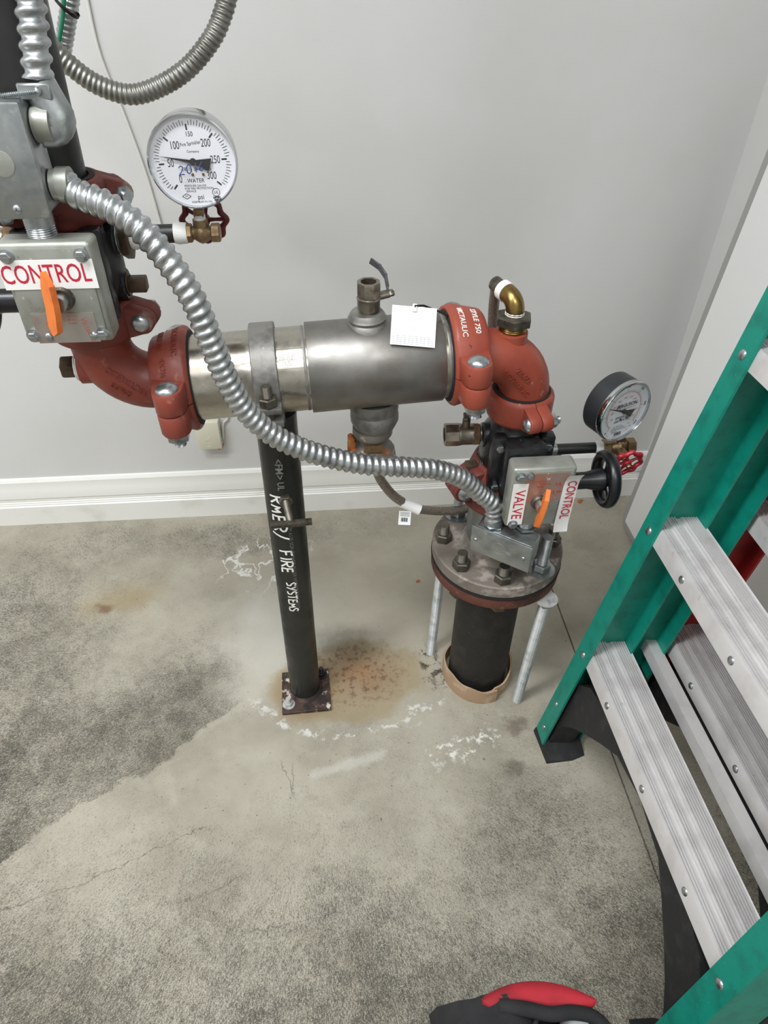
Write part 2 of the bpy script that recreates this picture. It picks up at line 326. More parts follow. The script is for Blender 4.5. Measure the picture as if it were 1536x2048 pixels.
    def build(s, name, m, parent=None, ang=38, kind=None, label=None):
        me = bpy.data.meshes.new(name); me.from_pydata(s.v, [], s.f); me.validate(); me.update()
        bm = bmesh.new(); bm.from_mesh(me); bmesh.ops.recalc_face_normals(bm, faces=bm.faces[:]); bm.to_mesh(me); bm.free()
        for p in me.polygons: p.use_smooth = True
        try: me.set_sharp_from_angle(angle=math.radians(ang))
        except Exception: pass
        me.materials.append(Mt[m] if isinstance(m, str) else m)
        o = bpy.data.objects.new(name, me); COL.objects.link(o)
        if parent: o.parent = parent
        if kind: o['kind'] = kind
        if label: o['label'] = label
        return o
def thing(name, label, cat, M=None, group=None):
    o = bpy.data.objects.new(name, None); COL.objects.link(o); o.empty_display_size = .03
    if M is not None: o.matrix_world = M if isinstance(M, M4) else M4.Translation(V(M))
    o['label'] = label; o['category'] = cat
    if group: o['group'] = group
    return o
def tag(o, label, cat, group=None):
    o['label'] = label; o['category'] = cat
    if group: o['group'] = group
    return o
_tc = {}
def text_geo(body, size, align='CENTER', bold=0.0, res=3):
    key = (body, size, align, bold, res)
    if key not in _tc:
        cu = bpy.data.curves.new('tmp_text', 'FONT'); cu.body = body; cu.size = size; cu.align_x = align; cu.align_y = 'CENTER'
        cu.offset = bold; cu.resolution_u = res
        o = bpy.data.objects.new('tmp_text', cu); COL.objects.link(o); bpy.context.view_layer.update()
        me = bpy.data.meshes.new_from_object(o.evaluated_get(bpy.context.evaluated_depsgraph_get()))
        _tc[key] = ([v.co.copy() for v in me.vertices], [tuple(p.vertices) for p in me.polygons])
        bpy.data.objects.remove(o); bpy.data.curves.remove(cu); bpy.data.meshes.remove(me)
    return _tc[key]
def put_text(mb, body, size, fn, align='CENTER', bold=0.0, thick=0.0, sx=1.0):
    vs, fs = text_geo(body, size, align, bold)
    mb.add([fn(v.x*sx, v.y, 0.0) for v in vs], fs)
    if thick:                                             # raised lettering: a second skin plus side walls
        n = len(vs); cnt = {}
        for f in fs:
            for a, b in zip(f, f[1:]+f[:1]): cnt[(a, b)] = 1
        edges = [(a, b) for (a, b) in cnt if (b, a) not in cnt]
        mb.v = mb.v[:-n]; base = len(mb.v); mb.f = mb.f[:-len(fs)]
        lo = [fn(v.x*sx, v.y, -thick*.5) for v in vs]; hi = [fn(v.x*sx, v.y, thick) for v in vs]
        mb.add(lo+hi, [tuple(i+n for i in f) for f in fs]+[(a, b, b+n, a+n) for a, b in edges])
STROKES = {  # hand lettering, unit box
 'R': [[(0, 0), (.05, 1)], [(-.05, .92), (.3, 1.0), (.55, .9), (.6, .72), (.45, .55), (.05, .5)], [(.2, .5), (.62, .02)]],
 'M': [[(0, 0), (.1, .7), (.3, .3), (.5, .7), (.6, 0)]],
 'E': [[(.5, .92), (.1, .9), (.05, .05), (.55, .05)], [(.08, .5), (.45, .52)]],
 '/': [[(0, -.15), (.5, 1.1)]],
 'F': [[(.1, 0), (.1, .95), (.6, 1)], [(.1, .52), (.5, .55)]],
 'I': [[(.2, 0), (.22, .95)]],
 'S': [[(.55, .85), (.3, .97), (.08, .78), (.25, .55), (.5, .4), (.45, .1), (.1, .03)]],
 'Y': [[(.05, .95), (.28, .5)], [(.6, 1), (.15, 0)]],
 'T': [[(0, .92), (.6, .95)], [(.32, .93), (.28, 0)]],
 '2': [[(.05, .8), (.25, 1), (.5, .8), (.35, .45), (.0, .05), (.3, .1), (.6, .02)]],
 '0': [[(.3, 1), (.05, .7), (.08, .2), (.3, 0), (.52, .25), (.5, .75), (.3, 1)]],
 '1': [[(.25, 1), (.2, 0)]],
 '6': [[(.45, 1), (.15, .6), (.05, .2), (.3, 0), (.5, .2), (.3, .42), (.1, .25)]],
 ' ': []}
def hand(mb, word, size, fn, wid, adv=.82):
    x = 0.0
    for ch in word:
        for st in STROKES[ch]:
            pts = []
            for a, b in zip(st, st[1:]):
                for k in range(4): t = k/4; pts.append((x+(a[0]+(b[0]-a[0])*t)*size, (a[1]+(b[1]-a[1])*t)*size))
            pts.append((x+st[-1][0]*size, st[-1][1]*size)); L = []
            for i, p in enumerate(pts):
                q = pts[min(i+1, len(pts)-1)]; o = pts[max(i-1, 0)]; dx, dy = q[0]-o[0], q[1]-o[1]; l = math.hypot(dx, dy) or 1
                L.append((p, (-dy/l*wid, dx/l*wid)))
            vs = []
            for p, nn in L: vs += [fn(p[0]+nn[0], p[1]+nn[1], 0), fn(p[0]-nn[0], p[1]-nn[1], 0)]
            mb.add(vs, [(2*i, 2*i+1, 2*i+3, 2*i+2) for i in range(len(L)-1)])
        x += size*(adv if ch not in 'I1/' else .5)
    return x
def struct(o): o['kind'] = 'structure'; return o
def corrugated(r, amp, pitch):
    def f(s, a):
        t = (s/pitch - a/(2*PI)) % 1.0
        return r - amp + amp*2*max(0.0, math.sin(PI*min(1.0, t/.62)))**.5 if t < .62 else r - amp
    return f
def flex(name, pts, r, label, cat, m='conduit', pitch=.0106, amp=.0013, group=None, n=18):
    path = smooth_path(pts, pitch/7)
    o = MB().tube(path, corrugated(r, amp, pitch), n).build(name, m, ang=60)
    return tag(o, label, cat, group)

# ================================================================== SETTING
WY, WX = 1.438, .846
X0, Y0 = -2.6, -2.4
JX = .513
fl = MB()
prof = [(X0, 0), (JX-.002, 0), (JX-.0012, -.006), (JX+.0012, -.006), (JX+.002, 0), (WX, 0)]
fl.add([V((x, y, z)) for y in (Y0, WY) for x, z in prof], [(i, i+1, i+7, i+6) for i in range(5)])
fl.add([V((X0, Y0, -.1)), V((WX, Y0, -.1)), V((WX, WY, -.1)), V((X0, WY, -.1))], [(0, 1, 2, 3)])
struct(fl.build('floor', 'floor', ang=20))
struct(MB().box(((X0+WX)/2, WY+.05, CEIL/2), (WX-X0+.2, .1, CEIL+.1)).build('wall_back', 'wall'))
struct(MB().box((WX+.05, (Y0+WY)/2, CEIL/2), (.1, WY-Y0, CEIL+.1)).build('wall_right', 'wall'))
struct(MB().box((X0-.05, (Y0+WY)/2, CEIL/2), (.1, WY-Y0, CEIL+.1)).build('wall_left', 'wall'))
struct(MB().box(((X0+WX)/2, Y0-.05, CEIL/2), (WX-X0+.2, .1, CEIL+.1)).build('wall_front', 'wall'))
struct(MB().box(((X0+WX)/2, (Y0+WY)/2, CEIL+.05), (WX-X0+.2, WY-Y0+.2, .1)).build('ceiling', 'ceil'))
# baseboard with a stepped moulding: thickness, height
BP = [(.0, .0), (.0145, .0), (.0145, .058), (.0115, .0605), (.0115, .064), (.0098, .0655), (.0098, .069), (.008, .0705), (.008, .079), (.0105, .083), (.0098, .108), (.0085, .112), (.0085, .133), (.0045, .1405), (.0, .1425)]
bb = MB(); bb.loft([[V((x, WY-t, z)) for t, z in BP] for x in (X0, WX)]); struct(bb.build('baseboard_back', 'trim', ang=25))
bb = MB(); bb.loft([[V((WX-t, y, z)) for t, z in BP] for y in (WY-.0146, Y0)]); struct(bb.build('baseboard_right', 'trim', ang=25))
# ceiling lamps
def lamp(x, y, k):
    lab = ['white strip lamp on the ceiling above the piping', 'added white strip lamp on the ceiling for fill light', 'white strip lamp on the ceiling far from the piping'][k]
    t = thing('ceiling_lamp', lab, 'lamp', (x, y, CEIL), 'strip lamps on the ceiling')
    MB().rbox((0, 0, -.03), (1.24, .34, .058), .008).build('housing', 'ceil', t)
    MB().rbox((0, 0, -.068), (1.18, .29, .018), .006).build('diffuser', 'emit', t)
for k, (x, y, wt) in enumerate(LAMPS): lamp(x, y, k)

# ================================================================== PIPE RUN: axes
PA, PB = V((-.202, .845, .7415)), V((.192, .8655, .7545))        # coupling centres on the stainless run
RX = (PB-PA).normalized()
LX, LY = -.288, .842                                         # left riser axis
RXX, RYY = .2855, .868                                           # right riser axis

def screw(parent, p, d, r, name='screw', m='zinc', slot=True):
    a = V(p); d = V(d).normalized(); b = MB()
    b.turned(a, a+d*r*.7, [(r*1.25, 0), (r*1.25, .16), (r, .2), (r*.9, .75), (r*.55, 1)], 16)
    o = b.build(name, m, parent)
    return o

# ------------------------------------------------------------------ grooved couplings
PADX = .005
def coupling(name, label, o, axis, ear, r1, r2, ro1, ro2, w, ph, br, head, m, group='red grooved pipe couplings', lettering=None, lm=None):
    T = thing(name, label, 'coupling', FR(o, axis, ear), group)
    h = w/2
    def half(sg):
        b = MB(); n = 26
        prof = [(r1+.0012, -h), (ro1-.005, -h), (ro1-.0015, -h+.003), (ro1, -h+.007), (ro2, h-.007), (ro2-.0015, h-.003), (ro2-.005, h), (r2+.0012, h)]
        rings = []
        for i in range(n+1):
            a = .012+(PI-.024)*i/n
            rings.append([V((r*math.cos(a), sg*r*math.sin(a), z)) for r, z in prof])
        b.loft(rings)
        ro = (ro1+ro2)/2; pr = min(h*.95, br*2.7)
        for ex in (1, -1):
            poly = [(ro-.016, h*.9), (ro-.002, h*.86)]
            cx = ro+br*1.15+PADX
            for k in range(9):
                a = PI/2-PI*k/8; poly.append((cx+pr*.86*math.cos(a), pr*.86*math.sin(a)))
            poly += [(ro-.002, -h*.86), (ro-.016, -h*.9)]
            m2 = M4(((ex, 0, 0, 0), (0, 0, sg, 0), (0, 1, 0, 0), (0, 0, 0, 1)))
            b.prism(poly, .0006, ph, m2, .003)
        return b.build('housing', m, T)
    hs = [half(1), half(-1)]
    g = MB(); g.lathe([(r1, -h-.0012), (r1+.006, -h-.0012), (max(r1, r2)+.005, 0), (r2+.006, h+.0012), (r2, h+.0012)], 40, cap=(False, False)); g.build('gasket', 'gasket', T)
    cx = (ro1+ro2)/2+br*1.15+PADX
    for ex in (1, -1):
        b = MB(); b.dome((ex*cx, head*ph, 0), (0, head, 0), br*1.75, br*1.0); bo = b.build('bolt', 'zinc', T)
        n_ = MB(); n_.hexp((ex*cx, -head*ph, 0), (ex*cx, -head*(ph+br*1.5), 0), br*1.75); n_.thread((ex*cx, -head*(ph+br*1.5), 0), (ex*cx, -head*(ph+br*2.5), 0), br*.95)
        n_.cyl((ex*cx, -ph, 0), (ex*cx, ph, 0), br*.9, n=10)
        n_.build('nut', 'zinc', T)
    if lettering:
        for body, size, a0, z0, sgn in lettering:
            ro = ro1+(ro2-ro1)*((z0+h)/w)
            lt = MB(); put_text(lt, body, size, lambda u, v, t: (lambda rz: V((rz*math.cos(a0+sgn*u/ro), rz*math.sin(a0+sgn*u/ro), z0+sgn*v)))(ro1+(ro2-ro1)*(z0+sgn*v+h-.007)/(w-.014)+.0003+t), thick=.0009)
            lt.build('lettering', lm or m, hs[0] if math.sin(a0) > 0 else hs[1])
    return T
R4, R25 = .0572, .0365
# local y = axis x ear.  Run couplings: axis +x, ear towards the room (-y) -> local y points down, heads on top
coupling('pipe_coupling', 'red reducing coupling between the curved left elbow and the polished stainless pipe end', PA, RX, (0, -1, 0), R25+.003, R4, .060, .0705, .050, .031, .0084, -1, 'red',
         lettering=[('VICTAULIC', .011, -1.35, .010, 1), ('4X2½', .010, -.75, -.006, 1), ('STYLE 750', .010, -1.5, -.010, 1)])
coupling('pipe_coupling', 'paint-chipped red reducing coupling beside the white paper tag', PB, RX, (0, -1, 0), R4, R25+.003, .0705, .062, .050, .031, .0084, -1, 'red_worn',
         lettering=[('VICTAULIC', .0105, -1.2, -.010, 1), ('STYLE 750', .0105, -1.25, .009, 1)], lm='marker')
coupling('pipe_coupling', 'dusty red coupling at the foot of the tall black pipe', (LX, LY, .976), (0, 0, 1), (.86, .5, 0), R25, R25, .052, .052, .046, .02, .006, 1, 'red_dust',
         lettering=[('VICTAULIC', .011, -2.3+PI*0, -.006, 1)])
coupling('pipe_coupling', 'dark red coupling under the switch box lettered CONTROL across', (LX, LY, PA.z+.096), (0, 0, 1), (1, -.12, 0), R25, R25, .053, .053, .046, .02, .0066, -1, 'red_dust')
coupling('pipe_coupling', 'red coupling with bolt in front, below the elbow with the brass fitting', (RXX, RYY, PB.z-.083), (0, 0, 1), (.22, -.97, 0), R25, R25, .049, .049, .044, .018, .006, -1, 'red_worn')
coupling('pipe_coupling', 'dusty red coupling low behind the conduit end, above the bolted flange', (RXX, RYY, .534), (0, 0, 1), (-.97, -.26, 0), R4, R25, .080, .060, .072, .021, .0085, 1, 'red_dust')

# ------------------------------------------------------------------ elbows with a tapped boss
BOSS = .034
def elbow(name, label, o, xa, za, m, boff, txt, flip, la=.094):
    T = thing(name, label, 'pipe elbow', FR(o, za, xa), 'red cast pipe elbows')
    b = MB(); Rb = .060; path = [V((la, 0, 0)), V((la-.008, 0, 0)), V((la-.014, 0, 0))]
    for k in range(13):
        a = PI/2*k/12; path.append(V((Rb-Rb*math.sin(a), 0, Rb-Rb*math.cos(a))))
    path += [V((0, 0, .070)), V((0, 0, .082)), V((0, 0, .094))]
    L = [0]
    for p, q in zip(path, path[1:]): L.append(L[-1]+(q-p).length)
    tot = L[-1]
    def rad(s, a):
        e = min(s, tot-s); return R25-.0005 if e < .012 else R25-.0005+.0012*min(1, (e-.012)/.010)
    b.tube(path, rad, 28)
    body = b.build('body', m, T, 50)
    k = MB(); k.turned((.0, 0, boff), (-BOSS, 0, boff), [(.027, 0), (.0245, .3), (.0225, .55), (.0225, .97), (.020, 1)], 26); k.build('boss', m, T)
    lt = MB()
    def onto(u, v, t):
        # lettering set on the side of the bend, wrapped on the torus
        ca, sa = math.cos(txt['ang']), math.sin(txt['ang'])
        X = txt['c'][0]+u*ca-v*sa; Z = txt['c'][1]+u*sa+v*ca
        rho = math.hypot(X-Rb, Z-Rb); y = math.sqrt(max(1e-6, .0372**2-(rho-Rb)**2))+t
        return V((X, -flip*y, Z))
    for body_t, size, dy in txt['lines']:
        put_text(lt, body_t, size, lambda u, v, t: onto(u, (v+dy)*txt.get('my', 1), t), thick=.0015)
    lt.build('lettering', m, body)
    return T
elbow('pipe_elbow', 'red elbow with a brown hex plug sticking out to the left', (LX, LY, PA.z), RX, (0, 0, 1), 'red', .027,
      dict(c=(.024, .016), ang=PI-.75, lines=[('2½/73', .011, .007), ('VICTAULIC', .0115, -.007)]), 1, .086)
# right-hand elbow: runs come in along -x and -z, boss points up; local x = down, local z = towards -x
elbow('pipe_elbow', 'red elbow topped by a brass fitting and steel hose', (RXX, RYY, PB.z), (0, 0, -1), -RX, 'red_worn', .027,
      dict(c=(.022, .022), ang=-.75, my=-1, lines=[('2½/73', .011, .008), ('VICTAULIC', .0125, -.007)]), -1)
t = thing('pipe_plug', 'brown hex-head plug in the end of the left elbow boss', 'plug', FR((LX-BOSS, LY-.002, PA.z+.027), (-1, -.03, 0), (0, 0, 1)))
MB().thread((0, 0, -.006), (0, 0, .004), .0185, .002).build('thread', 'teflon', t)
MB().hexp((0, 0, .004), (0, 0, .022), .0155).build('head', 'plug', t)

# ------------------------------------------------------------------ tall black pipe
b = MB(); b.lathe([(.035, 0), (.0395, 0), (.0395, 1.71), (.035, 1.71)], 40); o = b.build('black_pipe', 'black_pipe'); o.location = (LX-.006, LY, .985); o.rotation_euler = (0, .03, 0)
tag(o, 'tall black steel pipe rising out of the top left corner', 'pipe')

# ------------------------------------------------------------------ stainless body
T = thing('backflow_preventer', 'stainless steel backflow preventer tube between the two big red couplings', 'valve body', FR(PA, RX, (0, -1, 0)))
Lp = (PB-PA).length
def px_on_run(px): return (aty(px, 735-(px-640)*.1, .858)-PA).dot(RX)
s0, s1 = px_on_run(617), px_on_run(879)
b = MB(); b.lathe([(R4-.004, .006), (R4, .006), (R4, Lp-.006), (R4-.004, Lp-.006)], 64); b.build('tube', 'stainless', T)
b = MB(); b.lathe([(R4+.0002, s0), (R4+.0038, s0), (R4+.0042, s0+.0006), (R4+.0042, s1-.0006), (R4+.0038, s1), (R4+.0002, s1)], 64); b.build('sleeve', 'sleeve', T)
for s_, n_ in ((s0-.004, 'weld_band'), (s1+.006, 'weld_band')):
    b = MB(); b.lathe([(R4+.0001, s_-.002), (R4+.0007, s_), (R4+.0001, s_+.002)], 48, cap=(False, False)); b.build(n_, 'clampm', T)
# etched panel with small print, just left of the sleeve
b = MB(); sm = s0-.028
def on_tube(sc, a, t=.0003): return V(((R4+t)*math.cos(a), (R4+t)*math.sin(a), sc))
for k in range(6):
    a = -(.62+.045*k); put_text(b, ['WATTS', 'SERIES', 'MODEL 2000SS', 'SIZE 2 1/2', 'MWP 175 PSI', 'MAX 140 F'][k], .0042, lambda u, v, tt: on_tube(sm+u, a+v/R4*1.0*-1 if False else a-(-v)/R4*1.0))
b.build('etched_print', 'ink_grey', T)
b = MB()
for (u0, a0, u1, a1) in ((-.022, -.52, .026, -.52), (-.022, -.98, .026, -.98), (.026, -.52, .026, -.98)):
    n = 10
    for i in range(n):
        f0, f1 = i/n, (i+1)/n; p = on_tube(sm+u0+(u1-u0)*f0, a0+(a1-a0)*f0); q = on_tube(sm+u0+(u1-u0)*f1, a0+(a1-a0)*f1)
        b.cyl(p, q, .0003, n=4)
b.build('etched_frame', 'ink_grey', T)
# top tap: welded collar; local -y is up here
st = px_on_run(738)
b = MB(); b.turned((0, -R4+.003, st), (0, -R4-.018, st), [(.0285, 0), (.0265, .3), (.024, .42), (.0255, .5), (.026, .62), (.0245, .72), (.024, .8), (.021, 1)], 32); b.build('top_collar', 'clampm', T)
sb = px_on_run(745)
b = MB(); b.turned((0, R4-.002, sb), (0, R4+.052, sb), [(.036, 0), (.0355, .34), (.032, .37), (.0335, .42), (.0355, .5), (.0355, .68), (.032, .82), (.027, 1)], 36); b.build('bottom_collar', 'clampm', T)

# test valve on top
top = PA+RX*st+V((0, 0, R4+.016))
T = thing('ball_valve', 'upright nickel ball valve with a dark lever on top of the stainless tube', 'valve', M4.Translation(top) @ M4.Diagonal((.86, .86, .64, 1)))
b = MB(); b.turned((0, 0, -.002), (0, 0, .062), [(.0135, 0), (.0135, .16), (.0175, .18), (.0175, .48), (.0185, .5), (.0185, .55), (.0165, .58), (.0165, .66)], 24)
b.turned((0, 0, .036), (0, 0, .066), [(.0165, 0), (.0185, .06), (.0185, .9), (.0175, 1), (.0125, 1), (.0125, .2)], 8, x=V((1, .4, 0)))
b.build('body', 'nickel', T)
b = MB(); b.cyl((.01, .006, .03), (.031, .012, .033), .008); b.hexp((.031, .012, .033), (.039, .0145, .034), .0068); b.build('stem', 'nickel', T)
b = MB(); pth = [(.030, .012, .033), (.030, .018, .045), (.028, .030, .060), (.020, .047, .070), (.008, .060, .076)]
for p, q in zip(pth, pth[1:]):
    p, q = V(p), V(q); mf = FR(p, q-p, (0, 0, 1)); b.rbox((0, 0, (q-p).length/2), (.003 if False else .014, .003, (q-p).length+.004), .001, mf, 1)
b.build('lever', 'lever', T)

# bottom swivel valve with mineral crust
bot = PA+RX*sb-V((0, 0, R4+.050))
T = thing('drain_fitting', 'lime-crusted drain fitting with orange rust hanging under the stainless tube', 'valve', M4.Translation(bot) @ M4.Diagonal((1.14, 1.14, 1, 1)))
b = MB(); b.lathe([(.026, .002), (.0265, -.008), (.024, -.013), (.020, -.016), (.0195, -.026), (.024, -.03), (.0285, -.036), (.031, -.046), (.0315, -.056), (.028, -.062), (.020, -.068), (.012, -.072)], 30, cap=(True, True)); b.build('body', 'lime', T)
b = MB(); b.box((0, -.0255, -.019), (.026, .006, .010)); b.build('stem_slot', 'bronze', T)
b = MB(); b.rbox((0, .004, -.052), (.062, .030, .016), .004); b.build('lug', 'lime', T)
b = MB()
for k in range(9):
    a = PI+.1*k-.4; r_ = .0295-.002*abs(k-4)/4
    b.rbox((r_*math.cos(a), r_*math.sin(a), -.034-.006*math.sin(k*1.7)), (.008, .009, .026+.008*math.sin(k*2.3)), .003, None, 1)
b.build('rust_crust', 'rust_stain', T)

# white paper tag on the sleeve
n = V((0, -.707, .707)); pc = V((.1, .8635, .7555))+n*.0665
def atplane(x, y, p, nn): d = ray(x, y); return cC+d*((p-cC).dot(nn)/d.dot(nn))
tc = [atplane(x, y, pc, n) for x, y in ((785, 610), (875, 618), (868, 695), (780, 688))]
cen = sum(tc, V((0, 0, 0)))/4; xa = ((tc[1]-tc[0])+(tc[2]-tc[3])).normalized(); ya = n.cross(xa)
T = thing('inspection_tag', 'white square inspection card tied onto the stainless sleeve', 'tag', FR(cen, n, xa))
W_, H_ = .0585, .0525
MB().box((0, 0, 0), (W_, H_, .0006)).build('card', 'paper', T)
b = MB()
for k in range(11): b.box((-W_*.44+k*W_*.088, -H_*.36, .0004), (.0003, H_*.2, .0002))
for k in range(5): b.box((0, -H_*.26-k*H_*.05, .0004), (W_*.88, .0003, .0002))
for k in range(7): b.box((0, -H_*.2+k*H_*.055, .0004), (W_*.86, .00018, .0002))
b.build('printed_grid', 'ink_grey', T)
b = MB(); b.tube([V((0, H_*.44, .001)), V((.0, H_*.5, .003)), V((.012, H_*.58, -.004)), V((.034, H_*.52, -.012)), V((.05, H_*.45, -.02))], .0014, 8); b.build('tie', 'ink_black', T)
MB().rbox((0, H_*.46, .001), (.006, .011, .004), .001).build('clip', 'cable', T)

# ------------------------------------------------------------------ butterfly valves with gear box and supervisory switch
def butterfly(name, label, ax, ay, zc, sgn, m='black_cast'):
    T = thing(name, label, 'valve', M4.Translation((ax, ay, zc)), 'black butterfly valves')
    b = MB(); b.lathe([(R25-.004, -.066), (R25, -.066), (R25, -.05), (.041, -.044), (.049, -.034), (.052, -.022), (.052, .022), (.049, .034), (.041, .044), (R25, .05), (R25, .066), (R25-.004, .066)], 36)
    b.build('body', m, T, 50)
    b = MB(); b.rbox((.0, -.058, 0), (.062, .034, .098), .006); b.rbox((.036, -.044, 0), (.022, .020, .105), .004); b.rbox((-.036, -.044, 0), (.022, .020, .105), .004)
    b.build('gear_housing', m, T)
    for (dx, dz) in ((-.036, .036), (-.036, -.036), (.036, .036), (.036, -.036)):
        b = MB(); b.hexp((dx, -.052, dz), (dx, -.060, dz), .0062); b.build('housing_bolt', 'zinc', T)
    for sx in (1, -1):
        for dz in (.024, -.03):
            b = MB(); b.turned((sx*.034, 0, dz), (sx*.052, 0, dz), [(.021, 0), (.0195, .6), (.0195, .9), (.018, 1)], 22); b.build('port', m, T)
    return T
VZL, VZR = (PA.z+.096+.976)/2, (PB.z-.096+.522)/2
butterfly('butterfly_valve', 'black cast valve between the two couplings on the left riser', LX, LY, VZL, 1)
butterfly('butterfly_valve', 'glossy black cast valve on the right riser below the red elbow', RXX, RYY, VZR, -1)

def plate_text(b, lines, x0, z0, size, dz, yv, rot=0.0, sx=1.0):
    for i, s_ in enumerate(lines):
        put_text(b, s_, size, lambda u, v, t: V((x0+u*math.cos(rot)-(v-i*dz)*math.sin(rot), yv, z0+u*math.sin(rot)+(v-i*dz)*math.cos(rot))), 'LEFT', sx=sx)
def pointer(T, c, face_y, tilt, m='orange', offx=0.0):
    # orange wing pointer standing off the cover on a spindle, edge towards the room
    b = MB(); b.turned((c[0], face_y, c[1]), (c[0], face_y-.006, c[1]), [(.0125, 0), (.0125, .6), (.011, 1)], 20); sp = b.build('spindle_collar', 'steel_dark', T)
    b = MB(); b.cyl((c[0], face_y-.006, c[1]), (c[0], face_y-.019, c[1]), .0082); b.build('spindle', 'zinc', T)
    poly = [(-.0025, .035), (.011, .024), (.0135, .006), (.0135, -.006), (.011, -.026), (-.0005, -.035), (-.008, -.026), (-.006, -.004), (-.008, .018)]
    ca, sa = math.cos(tilt), math.sin(tilt)
    mm = M4.Translation(V((c[0]+offx, face_y-.018, c[1]))) @ M4.Rotation(.12, 4, 'Y') @ M4.Rotation(tilt, 4, 'Z') @ M4(((0, 0, 1, 0), (1, 0, 0, 0), (0, 1, 0, 0), (0, 0, 0, 1)))
    b = MB(); b.prism([(-p[0], p[1]) for p in poly], -.0032, .0032, mm); b.build('pointer', m, T)
# ---- left switch
FYL = .732
T = thing('tamper_switch', 'grey switch box with CONTROL written across and an orange pointer', 'switch box', M4.Translation((-.2815, FYL, .911)), 'valve tamper switches')
BW, BH, BD = .094, .110, .033
b = MB(); b.rbox((0, .0005+BD/2, 0), (BW, BD, BH), .0055, None, 3); b.build('box_body', 'casting', T)
cvr = MB().rbox((0, 0.001, 0), (BW-.010, .006, BH-.008), .0025).build('cover', 'casting', T)
for dx, dz in ((-.037, .043), (.037, .043), (-.037, -.044), (.037, -.044)): 
    b = MB(); b.lathe([(.0075, 0), (.0075, .0012), (.0058, .0014)], 18, FR((dx, -.002, dz), (0, -1, 0))); b.hexp((dx, -.003, dz), (dx, -.0075, dz), .0056); b.box((dx, -.0076, dz), (.008, .0008, .0012)); b.build('cover_screw', 'zinc', cvr)
MB().box((.0, -.0026, -.036), (.066, .0008, .034)).build('nameplate', 'plate', cvr)
for dx in (-.021, .027):
    b = MB(); b.dome((dx, -.003, -.0455), (0, -1, 0), .0045, .0028); b.build('nameplate_screw', 'zinc', cvr)
b = MB(); plate_text(b, ['Victaulic'], .020, -.024, .0085, .01, -.0032, -1.35); plate_text(b, ['CE'], -.020, -.030, .009, .01, -.0032); plate_text(b, ['LISTED', 'UL  FM', '705'], -.022, -.040, .0036, .0042, -.0032)
plate_text(b, ['115 VAC', '28 VDC', '5 AMP'], .004, -.022, .0034, .0044, -.0032); b.build('nameplate_print', 'ink_red_light', cvr)
b = MB()
for k in range(8): plate_text(b, ['MAKE', 'SURE', 'VALVE', 'IS', 'OPEN', 'LATCH', 'COVER', 'ON'][k:k+1], -.030+k*.0068, .040, .0042, .005, -.0022, -PI/2)
b.build('raised_print', 'plate', cvr)
for tx_, x_, z_, sz_, ro_ in (('SHUT', -.028, -.014, .006, 0.0), ('OPEN', -.03, .0, .005, -PI/2), ('O', .004, .008, .008, 0.0)):
    b = MB(); plate_text(b, [tx_], x_, z_, sz_, .01, -.0022, ro_); b.build('raised_word', 'plate', cvr)
# tape label wraps over the left edge
b = MB(); b.rbox((-.001, -.0026, .0235), (BW+.001, .0005, .031), .0001, None, 1); lbl = b.build('label_tape', 'label', T)
b = MB(); put_text(b, 'CONTROL', .0275, lambda u, v, t: V((-.0035+u*.68, -.00305, .0235+v+u*.01)), bold=.0002); b.build('label_lettering', 'ink_red', lbl)
pointer(T, (.006, -.002), -.002, .75, offx=-.008)
# ---- right switch (same device turned over)
FYR = .757
T = thing('tamper_switch', 'spattered grey switch box with VALVE and CONTROL tapes running downwards', 'switch box', M4.Translation((.3035, FYR, .574)), 'valve tamper switches')
b = MB(); b.rbox((0, .0005+BD/2, 0), (BW, BD, BH), .0055, None, 3); b.build('box_body', 'casting', T)
cvr = MB().rbox((0, 0.001, 0), (BW-.010, .006, BH-.008), .0025).build('cover', 'casting', T)
MB().box((.004, -.0026, .022), (.062, .0008, .052)).build('nameplate', 'plate_red', cvr)
for dx, dz, r_ in ((-.036, .043, .0058), (-.022, .045, .0045), (-.036, -.046, .0058)):
    b = MB(); b.lathe([(r_*1.3, 0), (r_*1.3, .0012), (r_, .0014)], 18, FR((dx, -.002, dz), (0, -1, 0))); b.hexp((dx, -.003, dz), (dx, -.008, dz), r_); b.build('cover_screw', 'zinc', cvr)
b = MB(); plate_text(b, ['UL'], .017, .028, .009, .01, -.0032); plate_text(b, ['CE FM'], .010, .013, .0075, .01, -.0032); plate_text(b, ['LISTED', 'VICTAULIC', '705W'], -.010, .034, .0042, .005, -.0032)
b.build('nameplate_print', 'ink_red', cvr)
lb1 = MB().box((-.0335, -.0028, -.008), (.0225, .0005, .078)).build('label_tape', 'label', T)
b = MB(); put_text(b, 'VALVE', .0215, lambda u, v, t: V((-.0335+v, -.0032, -.008-u*.90)), bold=.0002); b.build('label_lettering', 'ink_red', lb1)
